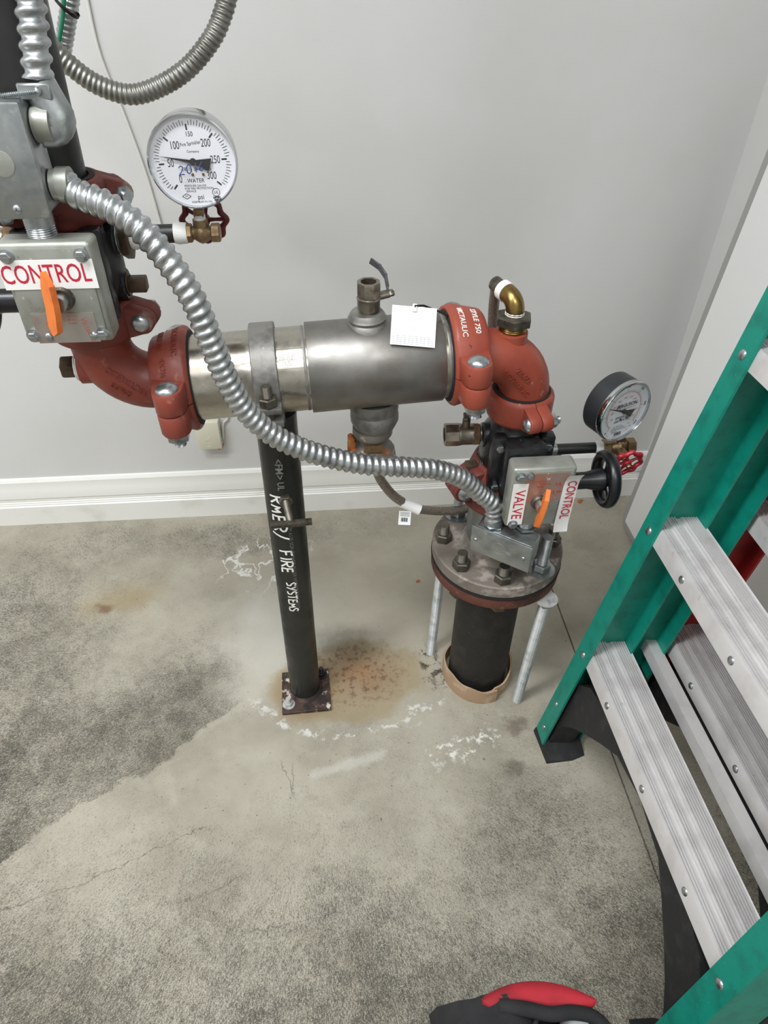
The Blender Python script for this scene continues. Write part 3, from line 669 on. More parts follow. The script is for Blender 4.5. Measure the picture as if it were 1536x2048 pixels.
# CONTROL tape hangs off the right edge and peels up at its upper end
pl = []
for i in range(13):
    t_ = i/12; z_ = .052-.115*t_; lift = -.0035-.012*max(0, (.25-t_)/.25)**2-.004*max(0, (t_-.85)/.15)**2
    pl.append([V((.0285+.004*(1-t_)*.5+dx, lift+.0008*dx/.02, z_)) for dx in (-.0005, .0215)])
b = MB(); b.add([p for r in pl for p in r], [(2*i, 2*i+1, 2*i+3, 2*i+2) for i in range(12)]); lb2 = b.build('label_tape', 'label', T)
def on_peel(u, v, t):
    tt = max(0, min(1, (.052-(-.002-u*.80))/.115)); z_ = .052-.115*tt; lift = -.0035-.012*max(0, (.25-tt)/.25)**2-.004*max(0, (tt-.85)/.15)**2
    return V((.0395+.002*(1-tt)+v, lift-.0007, z_))
b = MB(); put_text(b, 'CONTROL', .0190, on_peel, bold=.0002, sx=1.0); b.build('label_lettering', 'ink_red', lb2)
pointer(T, (-.002, -.004), -.002, -.25)

# handwheels of the gear boxes
def handwheel(name, label, c, ax, r, rw, spokes, m, hub, shaft=None, group=None, lobes=0, hubm=None):
    T = thing(name, label, 'handwheel', FR(c, ax, (0, .35, 1)), group)
    b = MB(); n = 56 if lobes else 40; path = []
    for k in range(n+1):
        a = 2*PI*k/n; q = r*(1+(.085*math.cos(lobes*a) if lobes else 0)); path.append(V((q*math.cos(a), q*math.sin(a), 0)))
    rings = []
    for k in range(n):
        p = path[k]; a = 2*PI*k/n; u = V((math.cos(a), math.sin(a), 0))
        rings.append([p+u*(rw[0]*math.cos(2*PI*j/10))+V((0, 0, rw[1]*math.sin(2*PI*j/10))) for j in range(10)])
    rings.append(rings[0]); b.loft(rings, (False, False)); b.build('rim', m, T, 60)
    for k in range(spokes):
        a = 2*PI*k/spokes+.3; u = V((math.cos(a), math.sin(a), 0))
        b = MB(); b.turned(u*hub*.5, u*(r-.001), [(hub*.42, 0), (hub*.3, .5), (hub*.36, 1)], 10); b.build('spoke', m, T)
    b = MB(); b.turned((0, 0, -hub*.6), (0, 0, hub*.6), [(hub*.8, 0), (hub, .2), (hub, .8), (hub*.8, 1)], 20); b.build('hub', m, T)
    b = MB(); b.hexp((0, 0, hub*.6), (0, 0, hub*.6+.006), hub*.55); b.build('retaining_nut', hubm or m, T)
    if shaft:
        b = MB(); b.turned((0, 0, -shaft), (0, 0, -hub*.4), [(.0135, 0), (.0135, .7), (.0175, .92), (.019, 1)], 22); b.build('shaft', m, T)
    return T
handwheel('valve_handwheel', 'black handwheel on a thick shaft right of the spattered switch box', V((.424, .812, .560)), (1, 0, .02), .0385, (.0075, .0095), 3, 'wheel_black', .016, .09, 'black valve handwheels')
handwheel('valve_handwheel', 'black handwheel cut off by the left edge of the picture', V((LX-.108, LY-.048, .880)), (-1, .0, 0), .0385, (.0075, .0095), 3, 'wheel_black', .016, .075, 'black valve handwheels')

# plugs, test valves on the valve bodies
def sqplug(label, p, d, m='plug'):
    T = thing('pipe_plug', label, 'plug', FR(p, d, (0, 0, 1)))
    MB().thread((0, 0, -.004), (0, 0, .007), .0145, .0022).build('thread', m, T)
    MB().rbox((0, 0, .017), (.017, .017, .021), .0018).build('square_head', m, T)
sqplug('brown square-head plug on the side of the left black valve', V((LX+.047, LY, VZL-.03)), (1, 0, 0))
sqplug('brown square-head plug on the right black valve, under its small ball valve', V((RXX-.047, RYY-.008, VZR-.03)), (-1, -.1, 0))
T = thing('ball_valve', 'bronze ball valve pointing left from the right black valve', 'valve', FR((RXX-.058, RYY, VZR+.026), (-1, .02, 0), (0, 0, 1)))
b = MB(); b.turned((0, 0, -.004), (0, 0, .046), [(.0125, 0), (.0125, .22), (.0165, .24), (.0165, .6), (.0175, .64), (.0175, .7), (.015, .74), (.015, 1)], 24); b.turned((0, 0, .030), (0, 0, .052), [(.015, 0), (.018, .08), (.018, .92), (.017, 1), (.012, 1), (.012, .2)], 8); b.build('body', 'nickel', T)
b = MB(); b.hexp((0, 0, -.002), (0, 0, .010), .0185); b.build('bushing', 'bronze', T)
b = MB(); b.cyl((.012, 0, .020), (.027, 0, .020), .0062); b.hexp((.027, 0, .020), (.033, 0, .020), .006); b.build('stem', 'nickel', T)
b = MB(); b.rbox((.034, 0, .012), (.004, .013, .026), .001, None, 1); b.rbox((.045, .006, -.001), (.026, .010, .003), .001, None, 1); b.build('lever', 'lever', T)
# brass union on the far side of the left valve
T = thing('pipe_fitting', 'brass threaded union left of the upper switch nipple', 'fitting', FR((LX-.050, LY, VZL+.026), (-1, 0, 0), (0, 0, 1)))
MB().thread((0, 0, -.006), (0, 0, .012), .0125, .0022).build('thread', 'bronze', T)
MB().hexp((0, 0, .010), (0, 0, .022), .0165).build('nut', 'bronze', T)
MB().turned((0, 0, .022), (0, 0, .06), [(.013, 0), (.012, .5), (.0155, .55), (.0155, 1)], 20).build('body', 'nickel', T)

# ------------------------------------------------------------------ pressure gauges
def gauge(name, label, c, nrm, R, depth, m_case, kind):
    nrm = V(nrm).normalized(); xr = V((0, 0, 1)).cross(nrm).normalized()
    T = thing(name, label, 'pressure gauge', FR(c, nrm, xr), 'pressure gauges')
    b = MB(); b.lathe([(R*.9, -depth), (R*.97, -depth+.003), (R*.97, -.003), (R*.96, -.0005)], 56, cap=(True, False)); b.build('case', m_case, T)
    b = MB(); b.lathe([(R*.985, -.004), (R, -.002), (R, .003), (R*.985, .0055), (R*.955, .006), (R*.945, .004), (R*.94, .0)], 64, cap=(False, False)); b.build('bezel', 'chrome', T)
    d = MB().lathe([(R*.95, .0), (R*.95, .0006)], 56).build('dial', 'dial', T)
    b = MB(); b.lathe([(R*.948, .0042), (R*.948, .0048)], 48); b.build('glass', 'glass', T)
    zt = .0008
    def at(a, r): return V((r*math.cos(a), r*math.sin(a), zt))
    def tick(b, ang, r0, r1, wd):
        p, q = at(ang, r0), at(ang, r1); t = (q-p).normalized(); nn = V((-t.y, t.x, 0))*wd/2; b.add([p+nn, p-nn, q-nn, q+nn], [(0, 1, 2, 3)])
    def tx(b, s_, x, y, size, sx=1.0, rot=0.0, bold=0.0):
        put_text(b, s_, size*R, lambda u, v, t: V((x*R+u*math.cos(rot)-v*math.sin(rot), y*R+u*math.sin(rot)+v*math.cos(rot), zt)), sx=sx, bold=bold)
    A = lambda v: math.radians(228-.9*v)
    if kind == 'psi':
        b = MB()
        for v in range(0, 305, 5):
            if v % 50 == 0: tick(b, A(v), R*.64, R*.76, R*.034)
            else: tick(b, A(v), R*.735, R*.85 if v % 10 == 0 else R*.82, R*.012)
        b.build('scale_marks', 'ink_black', d)
        b = MB()
        for v, dx, dy in ((0, .02, .03), (50, 0, 0), (100, .02, .0), (200, 0, 0), (250, 0, 0), (300, 0, .03)):
            a = A(v); rr = .50 if v else .53; tx(b, str(v), rr*math.cos(a)+dx, rr*math.sin(a)+dy, .235, .62)
        tx(b, '150', .0, .555, .14, .8); tx(b, 'WATER', 0, -.40, .125, .9); tx(b, 'psi', .06, -.755, .15, .9)
        b.build('numerals', 'ink_black', d)
        b = MB(); tx(b, '(801) 544-7346', .06, -.155, .115, .9); tx(b, 'PRESSURE GAUGE', -.03, -.505, .062); tx(b, 'FOR FIRE PROTECTION', .05, -.565, .062); tx(b, 'SERVICE', -.14, -.625, .062)
        tx(b, 'ASSEMBLED IN USA', .07, -.86, .055); tx(b, 'UL', .42, -.66, .09); tx(b, 'LISTED', .42, -.775, .055, bold=.0002); tx(b, '305M', .42, -.83, .055, bold=.0002); tx(b, 'FM', -.26, -.73, .05)
        tx(b, 'Fire Sprinkler', -.0, .37, .105, .8, .12); tx(b, 'Company', .03, .21, .07)
        for cx, cy, rr, nn in ((.42, -.66, .085, 24), (-.26, -.73, .10, 4)):
            for i in range(nn):
                a0, a1 = 2*PI*i/nn, 2*PI*(i+1)/nn; sy = .6 if nn == 4 else 1
                p = V((R*(cx+rr*math.cos(a0)), R*(cy+sy*rr*math.sin(a0)), zt)); q = V((R*(cx+rr*math.cos(a1)), R*(cy+sy*rr*math.sin(a1)), zt)); t = (q-p).normalized(); nv = V((-t.y, t.x, 0))*R*.006
                b.add([p+nv, p-nv, q-nv, q+nv], [(0, 1, 2, 3)])
        b.build('small_print', 'ink_black', d)
        b = MB(); hand(b, '2016', R*.20, lambda u, v, t: V((-.34*R+u*1.05, -.27*R+v+u*.18, .0051)), R*.012); b.build('handwritten_date', 'ink_blue', T)
        nb = 65
    else:
        b = MB()
        for v in range(0, 305, 5): tick(b, A(v), R*.66, R*(.76 if v % 50 == 0 else .72 if v % 10 == 0 else .70), R*(.014 if v % 50 == 0 else .008))
        b.build('scale_marks', 'ink_black', d)
        b = MB()
        for i in range(60):
            a0, a1 = A(300*i/60), A(300*(i+1)/60); p, q = at(a0, R*.64), at(a1, R*.64); p2, q2 = at(a0, R*.655), at(a1, R*.655); b.add([p, q, q2, p2], [(0, 1, 2, 3)])
        for v in range(0, 2001, 100): tick(b, A(v*.145), R*.58 if v % 200 == 0 else R*.61, R*.64, R*.008)
        for v in range(200, 2001, 200): a = A(v*.145); tx(b, str(v), .475*math.cos(a), .475*math.sin(a), .088, .9)
        tx(b, 'kPa', .34, -.52, .08); b.build('red_scale', 'ink_red_light', d)
        b = MB()
        for v in (0, 50, 100, 150, 200, 250, 300): a = A(v); tx(b, str(v), .84*math.cos(a), .84*math.sin(a), .115, .9, a-PI/2, .00012)
        tx(b, 'FERGUSON', .08, .20, .165, .95, 0, .00028); tx(b, 'Fire & Fabrication, Inc', .10, .09, .075)
        tx(b, 'SPRINKLER', -.0, -.20, .12, 1, 0, .0001); tx(b, 'AIR/WATER', -.0, -.32, .12, 1, 0, .0001)
        tx(b, 'UL 393 & FM', -.12, -.50, .062); tx(b, 'PRESSURE GAUGE', -.1, -.565, .062); tx(b, 'FOR FIRE PROTECTION', -.05, -.63, .062); tx(b, 'SERVICE', -.2, -.695, .062)
        tx(b, 'WIKA', -.04, -.79, .10, 1, 0, .0003); tx(b, 'MADE IN U.S.A.', -.05, -.89, .05); tx(b, 'UL', .33, -.74, .07); tx(b, 'FM', -.45, -.76, .05); tx(b, 'psi', .42, -.62, .08)
        for dx in range(3):
            p = V((-.36*R+dx*.035*R, .14*R, zt)); b.add([p, p+V((R*.02, 0, 0)), p+V((R*.10, R*.13, 0)), p+V((R*.08, R*.13, 0))], [(0, 1, 2, 3)])
        for (x0, y0, x1, y1) in ((-.17, -.84, .09, -.84), (-.17, -.735, .09, -.735), (-.17, -.84, -.17, -.735), (.09, -.84, .09, -.735)):
            p = V((x0*R, y0*R, zt)); q = V((x1*R, y1*R, zt)); t = (q-p).normalized(); nv = V((-t.y, t.x, 0))*R*.006; b.add([p+nv, p-nv, q-nv, q+nv], [(0, 1, 2, 3)])
        b.build('small_print', 'ink_black', d)
        nb = 78
    a = A(nb); u = V((math.cos(a), math.sin(a), 0)); nn = V((-u.y, u.x, 0)); zz = V((0, 0, .0022))
    b = MB(); P = [u*R*.74, u*R*.05+nn*R*.035, -u*R*.05+nn*R*.05, -u*R*.36+nn*R*.14, -u*R*.40-nn*R*.14, -u*R*.05-nn*R*.05, u*R*.05-nn*R*.035]
    b.add([p+zz for p in P]+[p+zz+V((0, 0, .0006)) for p in P], [tuple(range(7)), tuple(range(7, 14))]+[(i, (i+1) % 7, (i+1) % 7+7, i+7) for i in range(7)])
    b.cyl((0, 0, .0006), (0, 0, .0034), R*.075, n=16); b.build('needle', 'ink_black', T)
    for dx in (-.05, .19):
        MB().lathe([(R*.032, .0006), (R*.03, .0016), (.0001, .0018)], 12, M4.Translation((dx*R, -.27*R, 0))).build('dial_screw', 'brass' if kind == 'psi' else 'ink_black', T)
    return T
# left gauge and its valve: the nipple leaves the valve body to the right
GLV = V((-.139, LY+.006, .934))
gc = aty(386, 323, LY-.014)
gauge('pressure_gauge', 'round white water pressure gauge with 2016 written in blue', gc, (0.06, -1, .03), .0478, .034, 'chrome', 'psi')
def gvalve(label, p, wheel, wm, up, wl, k=.6, wr=.024, wo=.034):
    T = thing('gauge_valve', label, 'valve', M4.Translation(p) @ M4.Scale(k, 4), 'bronze gauge valves')
    b = MB(); b.turned((-.026, 0, 0), (.026, 0, 0), [(.0125, 0), (.0125, .2), (.0185, .38), (.0205, .5), (.0185, .62), (.0125, .8), (.0125, 1)], 26); b.cyl((0, 0, .01), (0, 0, up), .0155, .0145); b.cyl((0, 0, 0), V(wheel)*.03, .0125); b.build('body', 'bronze', T, 50)
    for s_ in (-1, 1):
        MB().hexp((s_*.018, 0, 0), (s_*.036, 0, 0), .0182).build('hex_end', 'bronze', T)
    MB().cyl((0, 0, up-.001), (0, 0, up+.009), .0115).build('tape_wrap', 'teflon', T)
    MB().rbox((0, 0, up+.013), (.019, .019, .014), .002).build('gauge_socket', 'bronze', T)
    MB().cyl(V(wheel)*.03, V(wheel)*.048, .005, n=12).build('stem', 'bronze', T)
    handwheel('valve_handwheel', wl, V(p)+V(wheel)*wo, wheel, wr, (.0040, .0038), 5, wm, .0072, None, 'small red valve handwheels', 8, 'bronze')
gvalve('bronze gauge valve under the gauge marked 2016', GLV, V((.0, .98, .15)), 'wheel_dark', .026, 'dark red handwheel behind the gauge marked 2016', .60, .0245, .032)
def nipple(label, a, b_, r, m='black_pipe', tape_end=True):
    a, b_ = V(a), V(b_); d = (b_-a); T = thing('pipe_nipple', label, 'pipe', FR(a, d, (0, 0, 1)), 'short black gauge nipples'); L = d.length
    MB().cyl((0, 0, 0), (0, 0, L), r).build('pipe', m, T)
    if tape_end: MB().turned((0, 0, L-.012), (0, 0, L+.003), [(r+.0006, 0), (r+.0018, .3), (r+.001, 1)], 20).build('tape_wrap', 'teflon', T)
    return T
nipple('slim black pipe nipple leading to the gauge marked 2016', (LX+.070, LY+.004, .934), GLV-V((.020, 0, 0)), .0105)
T = thing('hex_bushing', 'dark hex bushing on the side of the left black valve', 'fitting', FR((LX+.046, LY+.003, VZL+.024), (1, 0, 0), (0, 0, 1)))
MB().thread((0, 0, -.002), (0, 0, .011), .0185, .0022).build('thread', 'galv', T); MB().hexp((0, 0, .011), (0, 0, .021), .0245).build('head', 'plug', T)
MB().turned((0, 0, .021), (0, 0, .032), [(.0125, 0), (.0135, .5), (.011, 1)], 18).build('tape_wrap', 'teflon', T)
b = MB(); b.tube([V((.004, -.012, .030)), V((.0, -.016, .038)), V((-.014, -.017, .044)), V((-.026, -.016, .047))], lambda s, a: .0032*(1-.6*min(1, s/.04))+.0006, 8); b.build('tape_tail', 'teflon', T)

GRV = aty(1236, 893, RYY)
gauge('pressure_gauge', 'black-cased white gauge lettered FERGUSON, turned towards the right wall', aty(1247, 822, RYY-.030), (.40, -.91, .02), .0495, .036, 'case', 'dual')
gvalve('bronze gauge valve under the black-cased gauge', GRV, V((.10, -.96, -.20)), 'wheel_red', .008, 'bright red handwheel below the black-cased gauge', .74, .0225, .036)
nipple('slim black pipe nipple leading to the black-cased gauge', (RXX+.054, RYY+.002, GRV.z-.002), GRV-V((.026, 0, 0)), .0088)
T = thing('hex_bushing', 'galvanised bushing where the nipple leaves the right black valve', 'fitting', FR((RXX+.050, RYY+.002, GRV.z-.002), (1, 0, 0), (0, 0, 1)))
MB().hexp((0, 0, .0), (0, 0, .012), .018).build('head', 'black_cast', T); MB().cyl((0, 0, .012), (0, 0, .022), .0105).build('collar', 'galv', T)

# ------------------------------------------------------------------ bushing, brass elbow and braided hose on the right elbow
ex, ey = RXX-.027, RYY; ez = PB.z+BOSS+.004
T = thing('hex_bushing', 'weathered steel hex bushing on top of the right elbow', 'fitting', M4.Translation((ex, ey, ez)))
MB().thread((0, 0, -.004), (0, 0, .004), .0195, .0022).build('thread', 'brass', T); MB().hexp((0, 0, .004), (0, 0, .018), .0258, x=V((1, .3, 0))).build('head', 'steel_dark', T)
T = thing('street_elbow', 'shiny brass street elbow wrapped in white thread tape', 'fitting', M4.Translation((ex, ey, ez+.018)))
MB().thread((0, 0, -.003), (0, 0, .005), .0135, .0025, .001).build('tape_wrap', 'teflon', T)
hd = V((-.42, .90, .12)).normalized()
pts = [V((0, 0, .002)), V((0, 0, .004))]+[V((0, 0, .004))+V((0, 0, 1))*(.016*math.sin(PI/2*k/6))+hd*(.016*(1-math.cos(PI/2*k/6))) for k in range(1, 7)]+[V((0, 0, .020))+hd*.022]
MB().tube(pts, .0128, 20).build('body', 'brass', T, 60)
e0 = V((0, 0, .020))+hd*.022; MB().cyl(e0-hd*.001, e0+hd*.010, .0138).build('tape_ring', 'teflon', T)
hs = V((ex, ey, ez+.018))+e0+hd*.010
hose = [hs-hd*.002, hs+hd*.012]+[aty(x, y, Y) for x, y, Y in ((990, 588, .918), (986, 640, .936), (985, 720, .948), (986, 800, .954), (1000, 880, .960), (1004, 945, .960), (985, 998, .952), (935, 1017, .936), (885, 1022, .924), (835, 1017, .905), (793, 996, .89), (765, 965, .877), (752, 938, .868))]
hose.append(bot+V((0, 0, -.068)))
b = MB(); T = thing('braided_hose', 'braided steel hose looping from the brass elbow round behind to the drain fitting', 'hose', M4.Identity(4))
b.tube(smooth_path(hose, .0035), lambda s, a: .0078+.0003*math.sin(s*1800+a*6)*math.sin(s*1800-a*6), 16); b.build('braid', 'braid', T, 60)
b = MB(); b.cyl(hs, hs+hd*.018, .0102); b.build('ferrule', 'steel_dark', T)
# hose flag label
lp = aty(815, 1010, .893)
T = thing('hose_label', 'white barcode label wrapped on the braided hose', 'label', FR(lp, (0.05, -.85, .5), (1, 0, -.12)))
b = MB(); b.box((-.004, -.022, .004), (.021, .024, .0006)); b.build('flag', 'paper', T)
b = MB(); b.turned((-.010, .004, 0), (.022, -.008, 0), [(.0092, 0), (.0092, 1)], 18); b.build('wrap', 'paper', T)
b = MB()
for k in range(9): b.box((-.010+k*.0013, -.025, .0046), (.0005+.0003*(k % 3), .007, .0002))
for k in range(4): b.box((-.004, -.0125-k*.002, .0046), (.016, .0005, .0002))
b.build('barcode', 'ink_black', T)

# ------------------------------------------------------------------ flanged riser
FZ = .385
T = thing('riser_pipe', 'thick tar-black pipe coming up through the floor', 'pipe', M4.Translation((RXX, RYY, 0)))
b = MB(); b.lathe([(.0595, -.004), (.0595, .2), (.0592, .333)], 44); b.build('barrel', 'black_tar', T)
T = thing('pipe_flange', 'rust-red lower flange on top of the tar-black pipe', 'flange', M4.Translation((RXX, RYY, FZ-.053)), 'bolted pipe flanges')
b = MB(); b.lathe([(.062, -.006), (.074, .0), (.112, .0), (.1143, .0025), (.1143, .021), (.112, .024), (.06, .024)], 72); b.build('disc', 'flange_rust', T)
b = MB(); b.lathe([(.100, .024), (.1155, .0243), (.1158, .0275), (.100, .028)], 72, cap=(False, False)); b.build('gasket', 'gasket', T)
T = thing('pipe_flange', 'dusty grey upper flange ringed with hex nuts', 'flange', M4.Translation((RXX, RYY, FZ-.0250)), 'bolted pipe flanges')
b = MB(); b.lathe([(.06, .0), (.112, .0), (.1143, .0025), (.1143, .0225), (.112, .025), (.068, .025), (.062, .034), (.0572, .046)], 72); b.build('disc', 'flange', T)
b = MB(); b.lathe([(.0572, .040), (.0572, .136), (.0550, .138)], 44); b.build('neck', 'galv', T)
# bolts
def stud(label, ang, long, up):
    p = V((RXX+.0953*math.cos(ang), RYY+.0953*math.sin(ang), FZ))
    T = thing('flange_bolt', label, 'bolt', M4.Translation(p), 'bolts around the flange')
    MB().hexp((0, 0, .003 if long else 0), (0, 0, .017), .0155, x=V((math.cos(ang*3), math.sin(ang*3), 0))).build('nut', 'galv' if long else 'steel_dark', T)
    MB().thread((0, 0, .016), (0, 0, up), .0092).build('stud', 'galv' if long else 'steel_dark', T)
    if long: MB().lathe([(.010, 0), (.0235, 0), (.0235, .0028), (.010, .003)], 26).build('washer', 'galv', T)
    MB().hexp((0, 0, -.066), (0, 0, -.0535), .0155).build('lower_nut', 'steel_dark', T)
    return T
offs = 128
labs = ['short hex nut on the flange in front of the washer nut at left', 'short hex nut on the front of the flange, left of the junction box', 'short hex nut on the flange half under the junction box corner',
        'nut on the right rim of the flange behind the tall stud', 'nut at the far side of the flange behind the black valve', 'nut at the far right of the flange']
k2 = 0
for k in range(8):
    a = math.radians(offs+45*k)
    if k == 0: stud('galvanised nut and washer on the left rear of the flange', a, True, .046)
    elif k == 4: stud('tall galvanised stud with nut and washer on the right of the flange', a, True, .075)
    else: stud(labs[k2], a, False, .034); k2 += 1
for (px, py), k, lab in (((861, 1306), 0, 'galvanised threaded rod standing left of the tar-black pipe'), ((1033, 1402), 4, 'galvanised threaded rod standing right of the tar-black pipe')):
    a = math.radians(offs+45*k); top_ = V((RXX+.118*math.cos(a), RYY+.118*math.sin(a), FZ-.055)); bt = atz(px, py, -.003)
    tp = bt+(top_-bt)
    b = MB(); b.thread(bt, tp, .0100, .0036, .0014, 14); o = b.build('threaded_rod', 'rodm', ang=20); tag(o, lab, 'rod', 'threaded rods beside the riser')
    T = thing('rod_washer', 'round washer and nut on top of the %s rod' % ('left' if k == 0 else 'right'), 'washer', M4.Translation(tp))
    MB().lathe([(.009, -.001), (.02, -.001), (.02, .0015), (.009, .0015)], 24).build('washer', 'zinc_white', T)
    MB().hexp((0, 0, -.012), (0, 0, -.001), .0145).build('nut', 'galv', T)
# cardboard sleeve at the floor
b = MB(); n = 66; rings = []
for i in range(n):
    a = 2*PI*i/60-1.75; r_ = .0715+.0014*math.sin(3*a)+.006*max(0, (i-50)/15); hgt = .040+.005*math.sin(2*a+.6)+.002*math.sin(9*a)-(.006 if i < 5 else 0)
    c_, s_ = math.cos(a), math.sin(a)
    rings.append([V((r_*c_, r_*s_, -.002)), V(((r_+.001)*c_, (r_+.001)*s_, hgt*.5)), V((r_*c_, r_*s_, hgt)), V(((r_-.0035)*c_, (r_-.0035)*s_, hgt)), V(((r_-.003)*c_, (r_-.003)*s_, -.002))])
b.loft(rings); o = b.build('cardboard_collar', 'card', ang=50); o.location = (RXX, RYY, 0); tag(o, 'torn brown cardboard collar around the foot of the riser', 'cardboard')

# ------------------------------------------------------------------ support leg
SX, SY = -.0767, .853
T = thing('support_stand', 'black pipe leg on a square base plate with white handwriting', 'pipe stand', M4.Translation((SX, SY, 0)))
SR = .0302; STOP = .684
pipe = MB().lathe([(SR, .008), (SR, STOP-.010), (SR+.001, STOP)], 40).build('leg_pipe', 'black_pipe', T)
MB().rbox((.0012, -.006, .004), (.098, .100, .008), .0012, M4.Rotation(.03, 4, 'Z'), 1).build('base_plate', 'base_plate', T)
MB().lathe([(SR+.0005, .006), (SR+.006, .008), (SR+.0005, .0145)], 32, cap=(False, False)).build('weld_bead', 'base_plate', T)
for dx, dy, m_ in ((-.033, -.038, 'zinc_white'), (.034, .030, 'black_cast')):
    b = MB(); b.lathe([(.004, .008), (.0125, .008), (.0125, .0105), (.004, .011)], 20, M4.Translation((dx, dy, 0))); b.hexp((dx, dy, .0105), (dx, dy, .0185), .0088); b.thread((dx, dy, .018), (dx, dy, .030), .005); b.build('anchor_bolt', m_, T)
# handwriting runs down the pipe, facing the room
def on_leg(az, z0, k=1.0):
    def f(u, v, t): a = az+v/SR; return V(((SR+.0006+t)*math.sin(a), -(SR+.0006+t)*math.cos(a), z0-u*k))
    return f
for wd_, sz_, az_, z_, th_, ad_ in (('RMER/', .0225, -.70, .546, .0017, .86), ('FIRE', .0205, -.52, .432, .0016, .74), ('SYSTEMS', .0165, -.34, .357, .0013, .66)):
    b = MB(); hand(b, wd_, sz_, on_leg(az_, z_), th_, ad_); b.build('handwritten_word', 'marker', pipe)
b = MB(); put_text(b, '<FM>', .016, on_leg(-.05, .618), 'LEFT', bold=.0002); b.build('stencil_mark', 'stencil', pipe)
b = MB(); put_text(b, 'UL', .014, on_leg(-.05, .575), 'LEFT', bold=.0002); b.build('stencil_mark', 'stencil', pipe)
b = MB(); put_text(b, 'ASTM A135 SCH 40 MADE IN USA HYDROSTATIC TEST', .0085, on_leg(.18, .495), 'LEFT'); b.build('stencil_print', 'stencil', pipe)
# T-handle set screw
b = MB(); b.hexp((.004, -SR+.002, .541), (.005, -SR-.011, .542), .0105); b.build('weld_nut', 'steel_dark', T)
b = MB(); b.thread((.005, -SR-.008, .542), (.0135, -.092, .545), .0062); b.build('set_screw', 'steel_dark', T)
b = MB(); b.thread((-.0155, -.092, .5435), (.044, -.092, .5475), .0058); b.build('cross_rod', 'steel_dark', T)
# saddle clamp round the stainless tube
cs = V((SX-.005, 0, 0)); pc_ = PA+RX*((SX-.005-PA.x)/RX.x)
T = thing('pipe_clamp', 'grey steel saddle clamp holding the stainless tube on the black leg', 'clamp', FR(pc_, RX, (0, -1, 0)))
hw = .0165
def strap(lo, hi, name, rin=R4+.0008, th=.008):
    b = MB(); rr = []
    for i in range(29):
        a = lo+(hi-lo)*i/28; rr.append([V((r*math.cos(a), r*math.sin(a), z)) for r, z in ((rin, -hw), (rin+th-.001, -hw), (rin+th, -hw+.001), (rin+th, hw-.001), (rin+th-.001, hw), (rin, hw))])
    b.loft(rr); return b.build(name, 'clampm', T)
strap(-PI-.17, .17, 'upper_strap'); strap(.50, PI-.50, 'lower_saddle')
EAR = .033
for ex_ in (1, -1):
    b = MB(); b.rbox((ex_*(.066), .0135, 0), (.036, .008, .034), .0015); b.build('upper_ear', 'clampm', T)
    b = MB(); b.rbox((ex_*(.064), .0345, 0), (.036, .009, .034), .0015); b.build('lower_ear', 'clampm', T)
    b = MB(); b.hexp((ex_*.072, .0095, 0), (ex_*.072, -.0035, 0), .0125); b.build('nut', 'steel_dark', T)
    b = MB(); b.thread((ex_*.072, -.002, 0), (ex_*.072, -.019, 0), .0068); b.cyl((ex_*.072, .008, 0), (ex_*.072, .047, 0), .0066); b.build('bolt', 'steel_dark', T)
b = MB(); b.rbox((0, .060, 0), (.060, .014, .034), .002); b.build('saddle_block', 'clampm', T)

# ------------------------------------------------------------------ junction boxes and conduit
# upper box on the left switch
BX0, BX1, BZ0, BZ1, BY = -.3245, -.2640, .9885, 1.0905, .735
T = thing('junction_box', 'galvanised junction box cut by the left edge, above the CONTROL switch box', 'junction box', M4.Translation(((BX0+BX1)/2, BY, BZ0)), 'galvanised junction boxes')
bw, bh = BX1-BX0, BZ1-BZ0
MB().rbox((0, .026, bh/2), (bw-.003, .044, bh-.003), .005, None, 3).build('box_body', 'galv', T)
cv = MB().rbox((0, .001, bh/2), (bw, .006, bh), .0028, None, 2).build('cover', 'galv', T)
b = MB(); b.lathe([(.0118, 0), (.0118, .0006), (.0108, .0009)], 28, FR((-.001, -.002, bh*.50), (0, -1, 0))); b.build('knockout', 'casting', cv)
for zz in (.010, bh-.010):
    b = MB(); b.dome((.0, -.002, zz), (0, -1, 0), .0042, .0022); b.box((0, -.0042, zz), (.005, .0006, .0012)); b.box((0, -.0042, zz), (.0012, .0006, .005)); b.build('cover_screw', 'zinc', cv)
T = thing('conduit_nipple', 'short threaded zinc nipple between the switch box and the box above', 'pipe', M4.Translation((-.2865, .758, .966)))
MB().cyl((0, 0, .010), (0, 0, .030), .0148).build('collar', 'galv', T); MB().thread((0, 0, -.004), (0, 0, .012), .0150, .0022).build('thread', 'zinc', T)
# main conduit
mainpts = [V((BX1+.012, .764, 1.012))]+[aty(x, y, Y) for x, y, Y in ((150, 386, .758), (215, 412, .747), (280, 457, .736), (340, 527, .726), (390, 606, .720), (424, 690, .719), (455, 762, .721), (492, 822, .725), (542, 867, .730), (602, 897, .736), (672, 918, .744), (742, 930, .752), (812, 934, .760), (872, 939, .770), (925, 957, .782), (960, 987, .790))]
HBZ = .497; hTL, hTR = atz(945, 1050, HBZ), atz(1067, 1098, HBZ)
hx = (hTR-hTL); hL = hx.length; hx.normalize(); hn = V((hx.y, -hx.x, 0)); hn = hn if hn.y < 0 else -hn      # hn: outward normal of the cover
ent = hTL+hx*.026-hn*.020
mainpts += [ent+V((-.004, .0, .040)), ent+V((0, 0, .014)), ent+V((0, 0, .004))]
flex('flexible_conduit', mainpts, .0137, 'long ribbed metal conduit sweeping between the two galvanised junction boxes', 'conduit')
T = thing('conduit_connector', 'dark conduit connector on the side of the upper junction box', 'connector', FR((BX1, .764, 1.012), (1, -.02, 0), (0, 0, 1)))
